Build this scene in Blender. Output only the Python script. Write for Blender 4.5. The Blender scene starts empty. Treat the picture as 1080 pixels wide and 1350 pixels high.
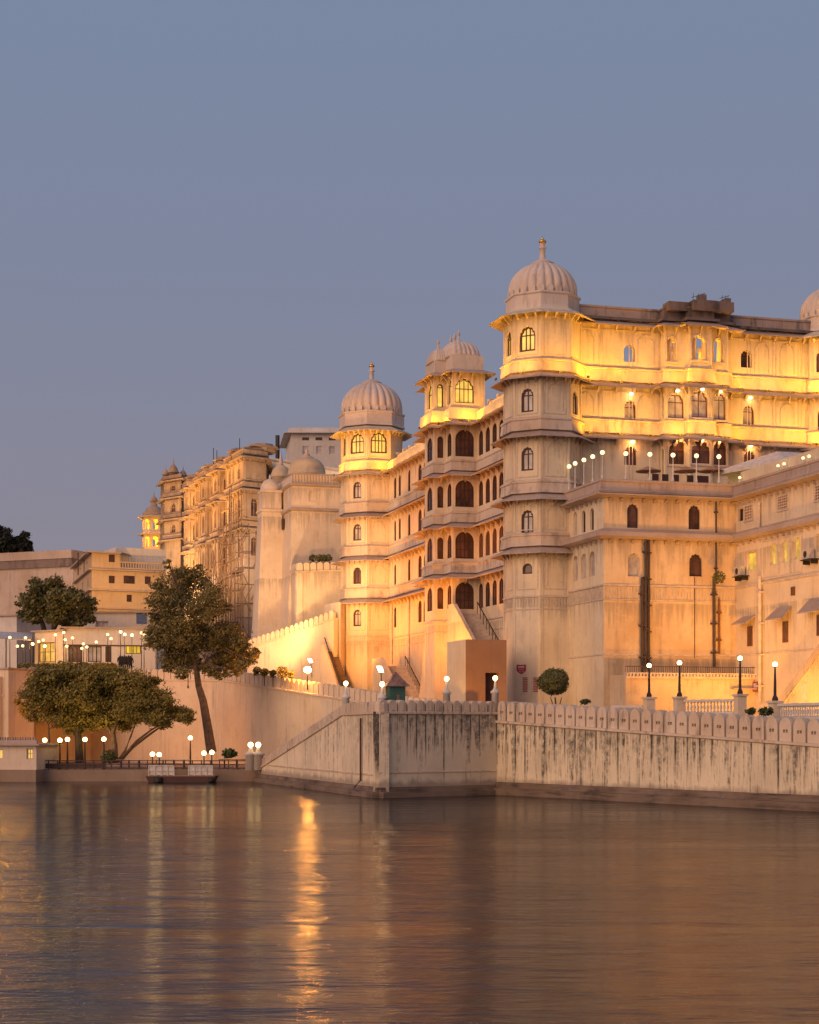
import bpy, math, random
from math import sin, cos, pi, sqrt, atan2, hypot
from mathutils import Vector
R = math.radians
random.seed(11)
SC = bpy.context.scene
COL = SC.collection
# ---------------------------------------------------------------- camera
F = 2250.0; TH = R(15.9); FX = sin(TH); FY = cos(TH); HC = 4.0; HY = 960.0
cam = bpy.data.cameras.new("camera"); co = bpy.data.objects.new("camera", cam); COL.objects.link(co)
co.location = (0, 0, HC); co.rotation_euler = (R(90), 0, -TH)
cam.sensor_fit = 'HORIZONTAL'; cam.sensor_width = 36; cam.lens = 36*F/1080; cam.shift_y = (HY-675)/1080
cam.clip_start = 0.5; cam.clip_end = 20000
SC.camera = co
# ---------------------------------------------------------------- world: dusk sky, afterglow in the west behind the camera
W = bpy.data.worlds.new("World"); SC.world = W; W.use_nodes = True
wt = W.node_tree; wt.nodes.clear()
def wn(t, **k):
    n = wt.nodes.new(t)
    for a, b in k.items(): setattr(n, a, b)
    return n
tc = wn('ShaderNodeTexCoord'); sx = wn('ShaderNodeSeparateXYZ'); wt.links.new(tc.outputs['Generated'], sx.inputs[0])
rp = wn('ShaderNodeValToRGB'); wt.links.new(sx.outputs[2], rp.inputs[0])
cr = rp.color_ramp
for p, c in ((0.0, (.270, .222, .250, 1)), (.09, (.262, .239, .288, 1)), (.16, (.236, .238, .310, 1)), (.26, (.208, .237, .335, 1)), (.40, (.191, .243, .355, 1)), (.95, (.15, .22, .40, 1))):
    if p in (0.0,): e = cr.elements[0]; e.position = p
    elif p == .95: e = cr.elements[-1]; e.position = p
    else: e = cr.elements.new(p)
    e.color = c
nrm = wn('ShaderNodeVectorMath', operation='DOT_PRODUCT'); wt.links.new(tc.outputs['Generated'], nrm.inputs[0])
nrm.inputs[1].default_value = (-.85, -.52, .08)
mr = wn('ShaderNodeMapRange'); mr.inputs[1].default_value = .25; mr.inputs[2].default_value = 1.0; wt.links.new(nrm.outputs['Value'], mr.inputs[0])
pw = wn('ShaderNodeMath', operation='POWER'); pw.inputs[1].default_value = 2.0; wt.links.new(mr.outputs[0], pw.inputs[0])
mx = wn('ShaderNodeMix', data_type='RGBA', blend_type='ADD'); mx.inputs[0].default_value = 1
gl = wn('ShaderNodeMix', data_type='RGBA'); gl.inputs[6].default_value = (0, 0, 0, 1); gl.inputs[7].default_value = (1.05, .50, .28, 1)
wt.links.new(pw.outputs[0], gl.inputs[0]); wt.links.new(rp.outputs[0], mx.inputs[6]); wt.links.new(gl.outputs[2], mx.inputs[7])
bg = wn('ShaderNodeBackground'); bg.inputs[1].default_value = 1.02; wt.links.new(mx.outputs[2], bg.inputs[0])
wo = wn('ShaderNodeOutputWorld'); wt.links.new(bg.outputs[0], wo.inputs[0])
# ---------------------------------------------------------------- sun: soft peach afterglow low in the west
sl = bpy.data.lights.new("afterglow_sun", 'SUN'); so = bpy.data.objects.new("afterglow_sun", sl); COL.objects.link(so)
sl.energy = 1.5; sl.angle = R(45); sl.color = (1.0, .62, .36)
so.rotation_euler = Vector((.80, .54, -.28)).to_track_quat('-Z', 'Y').to_euler()
vs = SC.view_settings; vs.view_transform = 'Standard'; vs.look = 'None'; vs.exposure = 0; vs.gamma = 1; vs.use_curve_mapping = False
SC.cycles.use_denoising = True
SC.cycles.max_bounces = 6; SC.cycles.diffuse_bounces = 3; SC.cycles.glossy_bounces = 3; SC.cycles.sample_clamp_indirect = 6
SC.cycles.use_light_tree = True
# ---------------------------------------------------------------- picture <-> place
def ray(px): t = (px-540)/F; return FX+FY*t, FY-FX*t
def at(px, Z): a, b = ray(px); return (Z*a, Z*b)
def onX(px, X): a, b = ray(px); Z = X/a; return Z*b, Z        # -> Y, depth
def onY(px, Y): a, b = ray(px); Z = Y/b; return Z*a, Z        # -> X, depth
def hz(py, Z): return HC+(HY-py)/F*Z
def dep(x, y): return x*FX+y*FY
# ---------------------------------------------------------------- materials
MT = {}
class NT:
    def __init__(s, name):
        s.m = bpy.data.materials.new(name); s.m.use_nodes = True; s.t = s.m.node_tree
        s.b = s.t.nodes['Principled BSDF']; s.L = s.t.links.new
        MT[name] = s.m
    def n(s, t, **k):
        q = s.t.nodes.new(t)
        for a, b in k.items(): setattr(q, a, b)
        return q
    def pos(s, sc=(1, 1, 1), rz=0):
        g = s.n('ShaderNodeNewGeometry'); mp = s.n('ShaderNodeMapping'); s.L(g.outputs['Position'], mp.inputs[0])
        mp.inputs['Scale'].default_value = sc; mp.inputs['Rotation'].default_value = (0, 0, rz); return mp.outputs[0]
    def noise(s, vec, scale, det=4, rough=.55, dist=0):
        q = s.n('ShaderNodeTexNoise'); s.L(vec, q.inputs['Vector']); q.inputs['Scale'].default_value = scale
        q.inputs['Detail'].default_value = det; q.inputs['Roughness'].default_value = rough; q.inputs['Distortion'].default_value = dist; return q.outputs[0]
    def mr(s, v, a, b, c=0., d=1.):
        q = s.n('ShaderNodeMapRange'); s.L(v, q.inputs[0])
        for i, x in enumerate((a, b, c, d)): q.inputs[i+1].default_value = x
        return q.outputs[0]
    def mul(s, a, b, op='MULTIPLY'):
        q = s.n('ShaderNodeMath', operation=op)
        for i, x in enumerate((a, b)):
            if isinstance(x, (int, float)): q.inputs[i].default_value = x
            else: s.L(x, q.inputs[i])
        return q.outputs[0]
    def mix(s, f, a, b, bt='MIX'):
        q = s.n('ShaderNodeMix', data_type='RGBA', blend_type=bt)
        if isinstance(f, (int, float)): q.inputs[0].default_value = f
        else: s.L(f, q.inputs[0])
        for i, x in ((6, a), (7, b)):
            if isinstance(x, tuple): q.inputs[i].default_value = (*x[:3], 1)
            else: s.L(x, q.inputs[i])
        return q.outputs[2]
    def bump(s, h, st, d=.05):
        q = s.n('ShaderNodeBump'); q.inputs['Strength'].default_value = st; q.inputs['Distance'].default_value = d; s.L(h, q.inputs['Height'])
        s.L(q.outputs[0], s.b.inputs['Normal'])
def plain(name, col, rough=.7, metal=0, emit=None, es=1.0, vary=.25):
    n = NT(name); n.b.inputs['Roughness'].default_value = rough; n.b.inputs['Metallic'].default_value = metal
    if vary:
        v = n.noise(n.pos(), 3.1, 5); c = n.mix(n.mr(v, .3, .7), tuple(x*(1-vary) for x in col), tuple(min(1, x*(1+vary*.6)) for x in col)); n.L(c, n.b.inputs['Base Color'])
    else: n.b.inputs['Base Color'].default_value = (*col, 1)
    if emit: n.b.inputs['Emission Color'].default_value = (*emit, 1); n.b.inputs['Emission Strength'].default_value = es
    return n.m
def plaster(name, col, dirt=(.16, .12, .10), mott=.5, streak=.35, patch=.25, rough=.88, st=(.5, .72), ssc=(2.6, 2.6, .22), levels=()):
    n = NT(name); p = n.pos()
    big = n.noise(p, .23, 6, .6); fine = n.noise(p, 3.2, 6, .65)
    dk = tuple(x*y for x, y in zip(col, (.74, .66, .58)))
    c = n.mix(n.mul(n.mr(big, .38, .66), mott), col, dk)
    c = n.mix(n.mul(n.mr(fine, .5, .8), .45), c, dk)
    s = n.noise(n.pos(ssc), 1.0, 7, .62, .25)
    brk = n.mr(n.noise(p, .55, 5), .4, .62)
    c = n.mix(n.mul(n.mul(n.mr(s, *st), brk), streak), c, dirt)
    pt = n.noise(p, .9, 8, .7, .4)
    c = n.mix(n.mul(n.mr(pt, .60, .68), patch), c, tuple(x*.55 for x in col))
    if levels:                                                       # drip stains hanging from each ledge
        g = n.n('ShaderNodeNewGeometry'); sp = n.n('ShaderNodeSeparateXYZ'); n.L(g.outputs['Position'], sp.inputs[0]); acc = None
        for l in levels:
            q = n.mul(n.mr(sp.outputs[2], l-2.3, l-.35), n.mr(sp.outputs[2], l-.1, l-.15)); acc = q if acc is None else n.mul(acc, q, 'MAXIMUM')
        dr = n.noise(n.pos((3.2, 3.2, .13)), 1.0, 6, .7, .2)
        c = n.mix(n.mul(n.mr(n.mul(dr, n.mul(acc, .22), 'ADD'),   .60, .74), .48), c, tuple(x*.36 for x in col))
        c = n.mix(n.mul(n.mr(n.noise(n.pos((.5, .5, .8)), 1.0, 9, .75, .3), .545, .60), .22), c, tuple(min(1, x*1.12) for x in col))
    n.L(c, n.b.inputs['Base Color']); n.b.inputs['Roughness'].default_value = rough
    n.bump(n.noise(p, 5, 6, .7), .35, .04)
    return n.m
plaster('palace_plaster', (.69, .59, .43), streak=.5, patch=.22, levels=(34.0, 29.5, 25.4, 20.8, 17.0, 13.4))
plaster('band_plaster', (.62, .51, .41), streak=.8, patch=.35, mott=.8, st=(.46, .66), ssc=(1.8, 1.8, .5))
plaster('yellow_plaster', (.68, .53, .35), streak=.6, patch=.3, mott=.9, levels=(19.9, 17.0, 12.7, 8.9))
plaster('wing_plaster', (.69, .57, .41), streak=.45, patch=.2, levels=(32.5, 28.4, 24.4, 20.3, 16.3, 12.4))
plaster('dome_plaster', (.62, .52, .44), streak=.5, patch=.2, ssc=(3, 3, .5))
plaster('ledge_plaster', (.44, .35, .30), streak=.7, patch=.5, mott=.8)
plaster('dark_parapet', (.20, .15, .13), streak=.9, patch=.5, st=(.42, .62), ssc=(1.3, 1.3, .2), dirt=(.03, .025, .025))
plaster('old_stone', (.46, .33, .22), streak=.75, patch=.6, mott=1.0, st=(.42, .62), ssc=(1.4, 1.4, .12))
plaster('pink_stone', (.46, .37, .30), streak=.7, patch=.6, mott=1.0)
plaster('bastion_plaster', (.70, .58, .45), streak=.45, patch=.3, levels=(28.4, 25.9, 19.5))
plaster('house_plaster', (.52, .38, .24), streak=.5, patch=.35)
plaster('white_plaster', (.62, .58, .54), streak=.4, patch=.2)
plaster('brown_plaster', (.36, .20, .12), streak=.5, patch=.2, mott=.8)
plaster('ramp_plaster', (.70, .58, .43), streak=.5, patch=.2)
plaster('merlon_plaster', (.66, .54, .41), streak=.8, patch=.45, mott=.8, st=(.45, .65), ssc=(4, 4, .6))
plaster('plinth_stone', (.21, .155, .115), dirt=(.03, .025, .02), mott=1.0, streak=.85, patch=.8, st=(.42, .6), ssc=(.35, .35, 5))
plaster('stained_parapet', (.42, .32, .26), streak=.95, patch=.5, st=(.5, .6), ssc=(1.6, 1.6, .12), dirt=(.05, .04, .04))
plaster('quay_stone', (.31, .23, .17), streak=.6, patch=.6, mott=1.0)
def lakewall(name, col, lo, hi, amt=.93, thr=(.50, .60), ssc=(1.9, 1.9, .10), top=4.6, gap=None, base=-.10):
    n = NT(name); p = n.pos(); big = n.noise(p, .35, 6, .6)
    c = n.mix(n.mr(big, .35, .65), col, tuple(x*.78 for x in col))
    s = n.noise(n.pos(ssc), 1.0, 8, .68, .35); s2 = n.noise(n.pos((6.5, 6.5, .45)), 1.0, 8, .7, .3)
    g = n.n('ShaderNodeNewGeometry'); sp = n.n('ShaderNodeSeparateXYZ'); n.L(g.outputs['Position'], sp.inputs[0])
    f = n.mr(sp.outputs[2], lo, hi, base, .02)                      # streaks hang from the ledge and thin out downward
    a = n.mr(n.mul(s, f, 'ADD'), *thr); b = n.mr(n.mul(s2, f, 'ADD'), thr[0]+.01, thr[1]+.03)
    blot = n.mr(n.noise(p, 2.6, 8, .7), .36, .60)
    if gap:
        (ox, oy), (ux, uy), per = gap
        dt = n.n('ShaderNodeVectorMath', operation='DOT_PRODUCT'); n.L(g.outputs['Position'], dt.inputs[0]); dt.inputs[1].default_value = (ux, uy, 0)
        w = n.mul(n.noise(n.pos((3, 3, .35)), 1.0, 4), .10)
        u = n.mul(n.mul(n.mul(dt.outputs['Value'], ox*ux+oy*uy, 'SUBTRACT'), 1/per), n.mul(w, .05, 'SUBTRACT'), 'ADD')
        fr = n.n('ShaderNodeMath', operation='PINGPONG'); n.L(u, fr.inputs[0]); fr.inputs[1].default_value = .5
        line = n.mr(fr.outputs[0], .105, .04)
        lng = n.mr(n.mul(n.noise(n.pos((.9, .9, .05)), 1.0, 3), n.mr(sp.outputs[2], .8, hi+.3, -.18, .16), 'ADD'), .44, .56)
        c = n.mix(n.mul(n.mul(line, lng), n.mr(n.noise(p, 4.5, 6, .7), .3, .55, .5, .97)), c, (.04, .032, .03))
    c = n.mix(n.mul(n.mul(n.mul(a, .9), b, 'MAXIMUM'), n.mul(blot, amt)), c, (.045, .036, .034))
    spk = n.mr(n.noise(p, 7, 9, .8), .60, .70); c = n.mix(n.mul(spk, .55), c, (.09, .07, .06))
    low = n.mr(n.mul(sp.outputs[2], n.mul(n.noise(p, 1.2, 6), .8), 'ADD'), 1.45, 1.15)  # tide stain
    c = n.mix(n.mul(low, .6), c, (.15, .11, .09))
    n.L(c, n.b.inputs['Base Color']); n.b.inputs['Roughness'].default_value = .9; n.bump(n.noise(p, 5, 8, .75), .6, .06)
def _g(p0, p1, per0):
    L = hypot(p1[0]-p0[0], p1[1]-p0[1]); k = max(1, round(L/per0)); return (p0, ((p1[0]-p0[0])/L, (p1[1]-p0[1])/L), L/k)
lakewall('lake_wall_plaster', (.78, .66, .46), 0.6, 4.2, thr=(.47, .545), amt=.94, gap=_g(at(655, 103), at(1082, 82), .92), base=-.075)
lakewall('bastion_wall_plaster', (.68, .57, .41), 1.6, 4.8, amt=.95, thr=(.45, .54), ssc=(1.3, 1.3, .16), gap=_g(at(500, 97.8), at(655, 103), .69), base=-.14)
lakewall('stair_wall_plaster', (.80, .67, .48), 0.5, 5.0, amt=.8, thr=(.475, .57), ssc=(2.6, 2.6, .07))
plain('wood', (.05, .016, .012), .6)
plain('orange_wood', (.17, .06, .02), .6)
plain('iron', (.03, .025, .022), .5, .3)
plain('pipe_iron', (.055, .035, .03), .6)
plain('white_paint', (.62, .56, .50), .6)
plain('trim_plaster', (.55, .46, .38), .85)
plain('gold', (.75, .45, .12), .3, .9, vary=.1)
plain('green_paint', (.03, .10, .075), .5)
plain('tile', (.26, .15, .12), .8, vary=.5)
plain('canvas', (.60, .55, .50), .8)
plain('red_paint', (.33, .03, .05), .6)
plain('tarp', (.08, .13, .25), .7)
plain('ac_metal', (.5, .45, .4), .5)
plain('rail_iron', (.06, .03, .022), .6)
plain('globe_glow', (.9, .8, .6), .4, emit=(1, .66, .24), es=9, vary=0)
plain('globe_white', (.9, .85, .75), .4, emit=(1, .72, .27), es=2.4, vary=0)
plain('flood_glow', (.9, .8, .6), .4, emit=(1, .36, .05), es=330, vary=0)
plain('small_flood', (.9, .8, .6), .4, emit=(1, .62, .28), es=40, vary=0)
plain('spark_glow', (.9, .8, .6), .4, emit=(1, .66, .28), es=14, vary=0)
def glass(name, col, rough=.25, em=None, es=0, curtain=None, blind=.5):
    n = NT(name); p = n.pos(); v = n.noise(n.pos((1, 1, .6)), 1.7, 4)
    c = n.mix(n.mr(v, .38, .62), col, curtain or tuple(x*.6 for x in col)); n.L(c, n.b.inputs['Base Color'])
    n.b.inputs['Roughness'].default_value = rough
    if em:
        e = n.mix(n.mr(n.noise(p, 1.3, 5), .3, .7), em, tuple(x*blind for x in em)); n.L(e, n.b.inputs['Emission Color']); n.b.inputs['Emission Strength'].default_value = es
glass('pane_pale', (.50, .47, .45), .3, curtain=(.30, .26, .25))
glass('pane_dark', (.035, .02, .02), .25, curtain=(.10, .05, .04))
glass('pane_brown', (.13, .06, .04), .3, curtain=(.06, .03, .02))
glass('pane_lit', (.3, .25, .15), .3, em=(1.0, .60, .10), es=1.15)
glass('pane_room', (.2, .16, .1), .3, em=(1.0, .62, .03), es=1.1, blind=.22)
glass('hall_glow', (.3, .25, .15), .6, em=(1.0, .58, .10), es=.9, blind=.35)
# ---------------------------------------------------------------- mesh helpers
class MB:
    def __init__(s): s.v = []; s.f = []
    def add(s, vs, fs):
        b = len(s.v); s.v += [tuple(q) for q in vs]; s.f += [tuple(b+i for i in f) for f in fs]; return s
    def quad(s, *p): return s.add(p, [tuple(range(len(p)))])
    def box(s, x0, x1, y0, y1, z0, z1):
        return s.add([(x0, y0, z0), (x1, y0, z0), (x1, y1, z0), (x0, y1, z0), (x0, y0, z1), (x1, y0, z1), (x1, y1, z1), (x0, y1, z1)],
                     [(0, 3, 2, 1), (4, 5, 6, 7), (0, 1, 5, 4), (1, 2, 6, 5), (2, 3, 7, 6), (3, 0, 4, 7)])
    def fbox(s, fr, u0, u1, v0, v1, z0, z1, dz=0):     # in a wall frame; dz = rise over the length
        P = [fr(u0, v0, z0), fr(u1, v0, z0+dz), fr(u1, v1, z0+dz), fr(u0, v1, z0), fr(u0, v0, z1), fr(u1, v0, z1+dz), fr(u1, v1, z1+dz), fr(u0, v1, z1)]
        return s.add(P, [(0, 3, 2, 1), (4, 5, 6, 7), (0, 1, 5, 4), (1, 2, 6, 5), (2, 3, 7, 6), (3, 0, 4, 7)])
    def prism(s, poly, z0, z1):
        n = len(poly); z1f = z1 if callable(z1) else (lambda i: z1)
        P = [(x, y, z0) for x, y in poly]+[(x, y, z1f(i)) for i, (x, y) in enumerate(poly)]
        return s.add(P, [tuple(range(n))[::-1], tuple(range(n, 2*n))]+[(i, (i+1) % n, n+(i+1) % n, n+i) for i in range(n)])
    def lathe(s, cx, cy, prof, n=24, flute=0, nf=24, sup=2, rx=1, ry=1, ph=0, rot=0):
        P = []
        for q in prof:
            r, z = q[0], q[1]; fl = q[2] if len(q) > 2 else 1
            for k in range(n):
                a = 2*pi*k/n+ph; c, d = cos(a), sin(a)
                if sup != 2: m = (abs(c)**sup+abs(d)**sup)**(-1/sup); c *= m; d *= m
                rr = r*(1-flute*fl*(1-abs(sin(nf*a/2)))**1.4); x = c*rr*rx; y = d*rr*ry
                P.append((cx+x*cos(rot)-y*sin(rot), cy+x*sin(rot)+y*cos(rot), z))
        m = len(prof); fs = [(j*n+k, j*n+(k+1) % n, (j+1)*n+(k+1) % n, (j+1)*n+k) for j in range(m-1) for k in range(n)]
        fs += [tuple(range(n))[::-1], tuple((m-1)*n+k for k in range(n))]
        return s.add(P, fs)
    def tube(s, path, rad, n=6):
        P = []; m = len(path); path = [Vector(p) for p in path]
        if isinstance(rad, (int, float)): rad = [rad]*m
        for i, p in enumerate(path):
            d = (path[min(i+1, m-1)]-path[max(i-1, 0)]).normalized(); a = Vector((0, 0, 1)) if abs(d.z) < .9 else Vector((1, 0, 0))
            e = d.cross(a).normalized(); g = d.cross(e)
            for k in range(n): w = 2*pi*k/n; P.append(p+(e*cos(w)+g*sin(w))*rad[i])
        fs = [(j*n+k, j*n+(k+1) % n, (j+1)*n+(k+1) % n, (j+1)*n+k) for j in range(m-1) for k in range(n)]
        fs += [tuple(range(n)), tuple((m-1)*n+k for k in range(n))]
        return s.add(P, fs)
    def sweep(s, pts, prof, closed=False):
        n = len(pts); nr = []
        segs = n if closed else n-1
        for i in range(segs):
            a, b = pts[i], pts[(i+1) % n]; l = hypot(b[0]-a[0], b[1]-a[1]); nr.append(((b[1]-a[1])/l, -(b[0]-a[0])/l))
        off = []
        for i in range(n):
            if closed: p, q = nr[i-1], nr[i]
            else: p, q = nr[max(i-1, 0)], nr[min(i, segs-1)]
            d = 1+p[0]*q[0]+p[1]*q[1]; off.append(((p[0]+q[0])/d, (p[1]+q[1])/d))
        m = len(prof)
        P = [(pts[i][0]+off[i][0]*o, pts[i][1]+off[i][1]*o, z) for i in range(n) for o, z in prof]
        fs = [(i*m+k, i*m+(k+1) % m, ((i+1) % n)*m+(k+1) % m, ((i+1) % n)*m+k) for i in range(segs) for k in range(m)]
        if not closed: fs += [tuple(range(m)), tuple((n-1)*m+k for k in range(m))[::-1]]
        return s.add(P, fs)
    def cut(s):
        s.cuts = getattr(s, 'cuts', [])+[(len(s.v), len(s.f))]; return s
    def build_each(s, name, mat, parent=None, smooth=False):       # one object per piece
        pv = pf = 0
        for v, f in getattr(s, 'cuts', [])+[(len(s.v), len(s.f))]:
            if f > pf:
                q = MB(); q.v = s.v[pv:v]; q.f = [tuple(i-pv for i in t) for t in s.f[pf:f]]; q.build(name, mat, parent, smooth)
            pv, pf = v, f
    def build(s, name, mat, parent=None, smooth=False):
        me = bpy.data.meshes.new(name)
        org = (0, 0, 0)
        if parent:
            q = parent
            while q.parent: q = q.parent
            org = q.location
        me.from_pydata([(x-org[0], y-org[1], z-org[2]) for x, y, z in s.v], [], s.f); me.materials.append(MT[mat])
        if smooth: me.polygons.foreach_set('use_smooth', [True]*len(me.polygons))
        me.validate(); me.update()
        o = bpy.data.objects.new(name, me); COL.objects.link(o)
        if parent: o.parent = parent
        return o
def tag(o, label=None, cat=None, group=None, kind=None):
    if label: o['label'] = label
    if cat: o['category'] = cat
    if group: o['group'] = group
    if kind: o['kind'] = kind
    return o
def thing(name, loc, label, cat, group=None):
    o = bpy.data.objects.new(name, None); COL.objects.link(o); o.location = loc; o.empty_display_size = .3
    return tag(o, label, cat, group)
def frame(p0, p1):
    L = hypot(p1[0]-p0[0], p1[1]-p0[1]); dx, dy = (p1[0]-p0[0])/L, (p1[1]-p0[1])/L
    return L, (lambda u, v, z: (p0[0]+dx*u+dy*v, p0[1]+dy*u-dx*v, z))
def outline(kind, w, z0, z1):
    h = z1-z0
    if kind == 'rect': return [(-w/2, z0), (-w/2, z1), (w/2, z1), (w/2, z0)]
    rise = min(w*.5, h*.5) if kind == 'round' else min(w*.55, h*.5)
    N = 12 if kind == 'round' else 20; zs = z1-rise; pts = [(-w/2, z0)]; px = -w/2-1
    for i in range(N+1):
        a = pi-pi*i/N; r = 1.0
        if kind == 'cusp' and 0 < i < N: r = 1-.13*(1-abs(sin(5*a)))
        x = max(w/2*r*cos(a), px+.002); px = x
        pts.append((x, zs+rise*r*sin(a)))
    pts.append((w/2, z0)); return pts
def wall(mb, fr, u0, u1, z0, z1, ops=(), depth=.3):
    """flat wall panel with true openings; ops: (u, w, za, zb, kind)"""
    ops = sorted(ops, key=lambda o: o[0]); u = u0
    def q(a, b, za, zb): mb.quad(fr(a, 0, za), fr(b, 0, za), fr(b, 0, zb), fr(a, 0, zb))
    for o in ops:
        c, w, za, zb, kind = o[:5]; l, r = c-w/2, c+w/2
        if l > u+.001: q(u, l, z0, z1)
        if za > z0+.001: q(l, r, z0, za)
        pts = outline(kind, w, za, zb)
        top = pts[1:-1]
        for a, b in zip(top, top[1:]):
            if b[0]-a[0] > 1e-4: mb.quad(fr(c+a[0], 0, a[1]), fr(c+b[0], 0, b[1]), fr(c+b[0], 0, z1), fr(c+a[0], 0, z1))
        loop = pts+[pts[0]]
        for a, b in zip(loop, loop[1:]): mb.quad(fr(c+a[0], 0, a[1]), fr(c+b[0], 0, b[1]), fr(c+b[0], -depth, b[1]), fr(c+a[0], -depth, a[1]))
        u = r
    if u < u1-.001: q(u, u1, z0, z1)
def window(root, fr, op, depth=.22, fm='wood', pm='pane_pale', cols=2, rows=1, t=.09, name='window'):
    c, w, za, zb, kind = op[:5]; h = zb-za; zc = (za+zb)/2
    out = outline(kind, w+.02, za-.01, zb+.01); sx_, sz_ = (w-2*t)/w, (h-2*t)/h
    inn = [(x*sx_, zc+(z-zc)*sz_) for x, z in out]
    mb = MB(); n = len(out); v1, v0 = -depth+.07, -depth+.005
    for i in range(n):
        a, b, ai, bi = out[i], out[(i+1) % n], inn[i], inn[(i+1) % n]
        mb.quad(fr(c+a[0], v1, a[1]), fr(c+b[0], v1, b[1]), fr(c+bi[0], v1, bi[1]), fr(c+ai[0], v1, ai[1]))
        mb.quad(fr(c+ai[0], v1, ai[1]), fr(c+bi[0], v1, bi[1]), fr(c+bi[0], v0, bi[1]), fr(c+ai[0], v0, ai[1]))
    iw = w*sx_; rise = 0 if kind == 'rect' else min(w*.5, h*.5)
    def topz(x):
        if kind == 'rect': return zb-t
        k = min(1, abs(x)/(iw/2)); return zb-t-(rise*(1-sqrt(max(0, 1-k*k))))
    bt = max(.045, t*.55)
    for k in range(1, cols):
        x = -iw/2+iw*k/cols; mb.fbox(fr, c+x-bt/2, c+x+bt/2, v0, v1-.01, za+t-.01, topz(x)+.01)
    zr = zb-rise-.02 if kind != 'rect' else zb
    for k in range(rows):
        z = (za+t)+(zr-za-t)*(k+1)/(rows if kind != 'rect' else rows+1); mb.fbox(fr, c-iw/2, c+iw/2, v0+.004, v1-.02, z-bt/2, z+bt/2)
    f = mb.build(name, fm, root)
    pm_ = MB(); pm_.quad(*[fr(c+x, -depth+.012, z) for x, z in out]); pm_.build('pane', pm, f)
    return f
def trim(mb, fr, u0, u1, z0, z1, t=.07, v=.04):
    mb.fbox(fr, u0, u1, 0.002, v, z0, z0+t).fbox(fr, u0, u1, 0.002, v, z1-t, z1)
    mb.fbox(fr, u0, u0+t, 0.002, v-.004, z0+t, z1-t).fbox(fr, u1-t, u1, 0.002, v-.004, z0+t, z1-t)
def eave(mb, pts, z, proj=.95, drop=.45, closed=False, th=.09):
    mb.sweep(pts, [(-.05, z), (proj, z-drop), (proj, z-drop-th), (-.05, z-th-.12)], closed)
def brackets(mb, pts, z, proj=.5, step=1.0, closed=False, h=.55):
    n = len(pts)
    for i in range(n if closed else n-1):
        L, fr = frame(pts[i], pts[(i+1) % n]); k = max(1, int(L/step))
        for j in range(k):
            u = (j+.5)*L/k
            if L < .7: continue
            mb.add([fr(u-.07, .002, z-.3), fr(u+.07, .002, z-.3), fr(u+.07, .002, z-.3-h), fr(u-.07, .002, z-.3-h), fr(u-.07, proj, z-.36), fr(u+.07, proj, z-.36)],
                   [(0, 1, 5, 4), (3, 2, 1, 0), (3, 4, 5, 2), (0, 4, 3), (1, 2, 5)])
def lamp_light(name, kind, loc, tgt, energy, color, size=.3, parent=None, spot=None, blend=.5, size_y=None):
    l = bpy.data.lights.new(name, kind); l.energy = energy; l.color = color
    if kind == 'AREA':
        l.size = size
        if size_y: l.shape = 'RECTANGLE'; l.size_y = size_y
    else: l.shadow_soft_size = size
    if kind == 'SPOT': l.spot_size = R(spot or 90); l.spot_blend = blend
    o = bpy.data.objects.new(name, l); COL.objects.link(o); o.location = loc
    if tgt: o.rotation_euler = (Vector(tgt)-Vector(loc)).to_track_quat('-Z', 'Y').to_euler()
    return o
AMBER = (1.0, .43, .018); SODIUM = (1.0, .31, .018); WARM = (1.0, .60, .25)
def ordw(i): return ['first', 'second', 'third', 'fourth', 'fifth', 'sixth', 'seventh', 'eighth', 'ninth', 'tenth', 'eleventh', 'twelfth'][i]
# ================================================================ setting
def hit(px, p0, p1):
    a, b = ray(px); L = hypot(p1[0]-p0[0], p1[1]-p0[1]); dx, dy = (p1[0]-p0[0])/L, (p1[1]-p0[1])/L
    Z = (p0[0]*dy-p0[1]*dx)/(a*dy-b*dx); return (Z*a-p0[0])*dx+(Z*b-p0[1])*dy, Z
def pop(seg, xl, xr, yt, yb, kind, *rest):
    u0, Z0 = hit(xl, *seg); u1, Z1 = hit(xr, *seg); Z = (Z0+Z1)/2
    return ((u0+u1)/2, abs(u1-u0), hz(yb, Z), hz(yt, Z), kind)+rest
# lake
n = NT('lake_water'); b = n.b
n.t.nodes.remove(b)
vec = n.pos((1, 1, 1), TH)
sc1 = n.n('ShaderNodeMapping'); n.L(vec, sc1.inputs[0]); sc1.inputs['Scale'].default_value = (.38, .75, 1)
sc2 = n.n('ShaderNodeMapping'); n.L(vec, sc2.inputs[0]); sc2.inputs['Scale'].default_value = (1.1, 4.2, 1)
h1 = n.noise(sc1.outputs[0], 1.0, 3, .5, .3); h2 = n.noise(sc2.outputs[0], 1.0, 5, .6, .4)
sc3 = n.n('ShaderNodeMapping'); n.L(vec, sc3.inputs[0]); sc3.inputs['Scale'].default_value = (.03, .07, 1); h3 = n.mr(n.noise(sc3.outputs[0], 1.0, 4, .6, .6), .38, .62, .4, 1.35)
h = n.mul(n.mul(n.mul(h1, .60), n.mul(h2, .16), 'ADD'), h3)
bu = n.n('ShaderNodeBump'); bu.inputs['Strength'].default_value = .55; bu.inputs['Distance'].default_value = .35; n.L(h, bu.inputs['Height'])
gls = n.n('ShaderNodeBsdfGlossy'); gls.inputs['Roughness'].default_value = .085; gls.inputs['Color'].default_value = (1, 1, 1, 1); n.L(bu.outputs[0], gls.inputs['Normal'])
dif = n.n('ShaderNodeBsdfDiffuse'); dif.inputs['Color'].default_value = (.012, .011, .014, 1)
fr_ = n.n('ShaderNodeFresnel'); fr_.inputs[0].default_value = 1.33; n.L(bu.outputs[0], fr_.inputs['Normal'])
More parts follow.
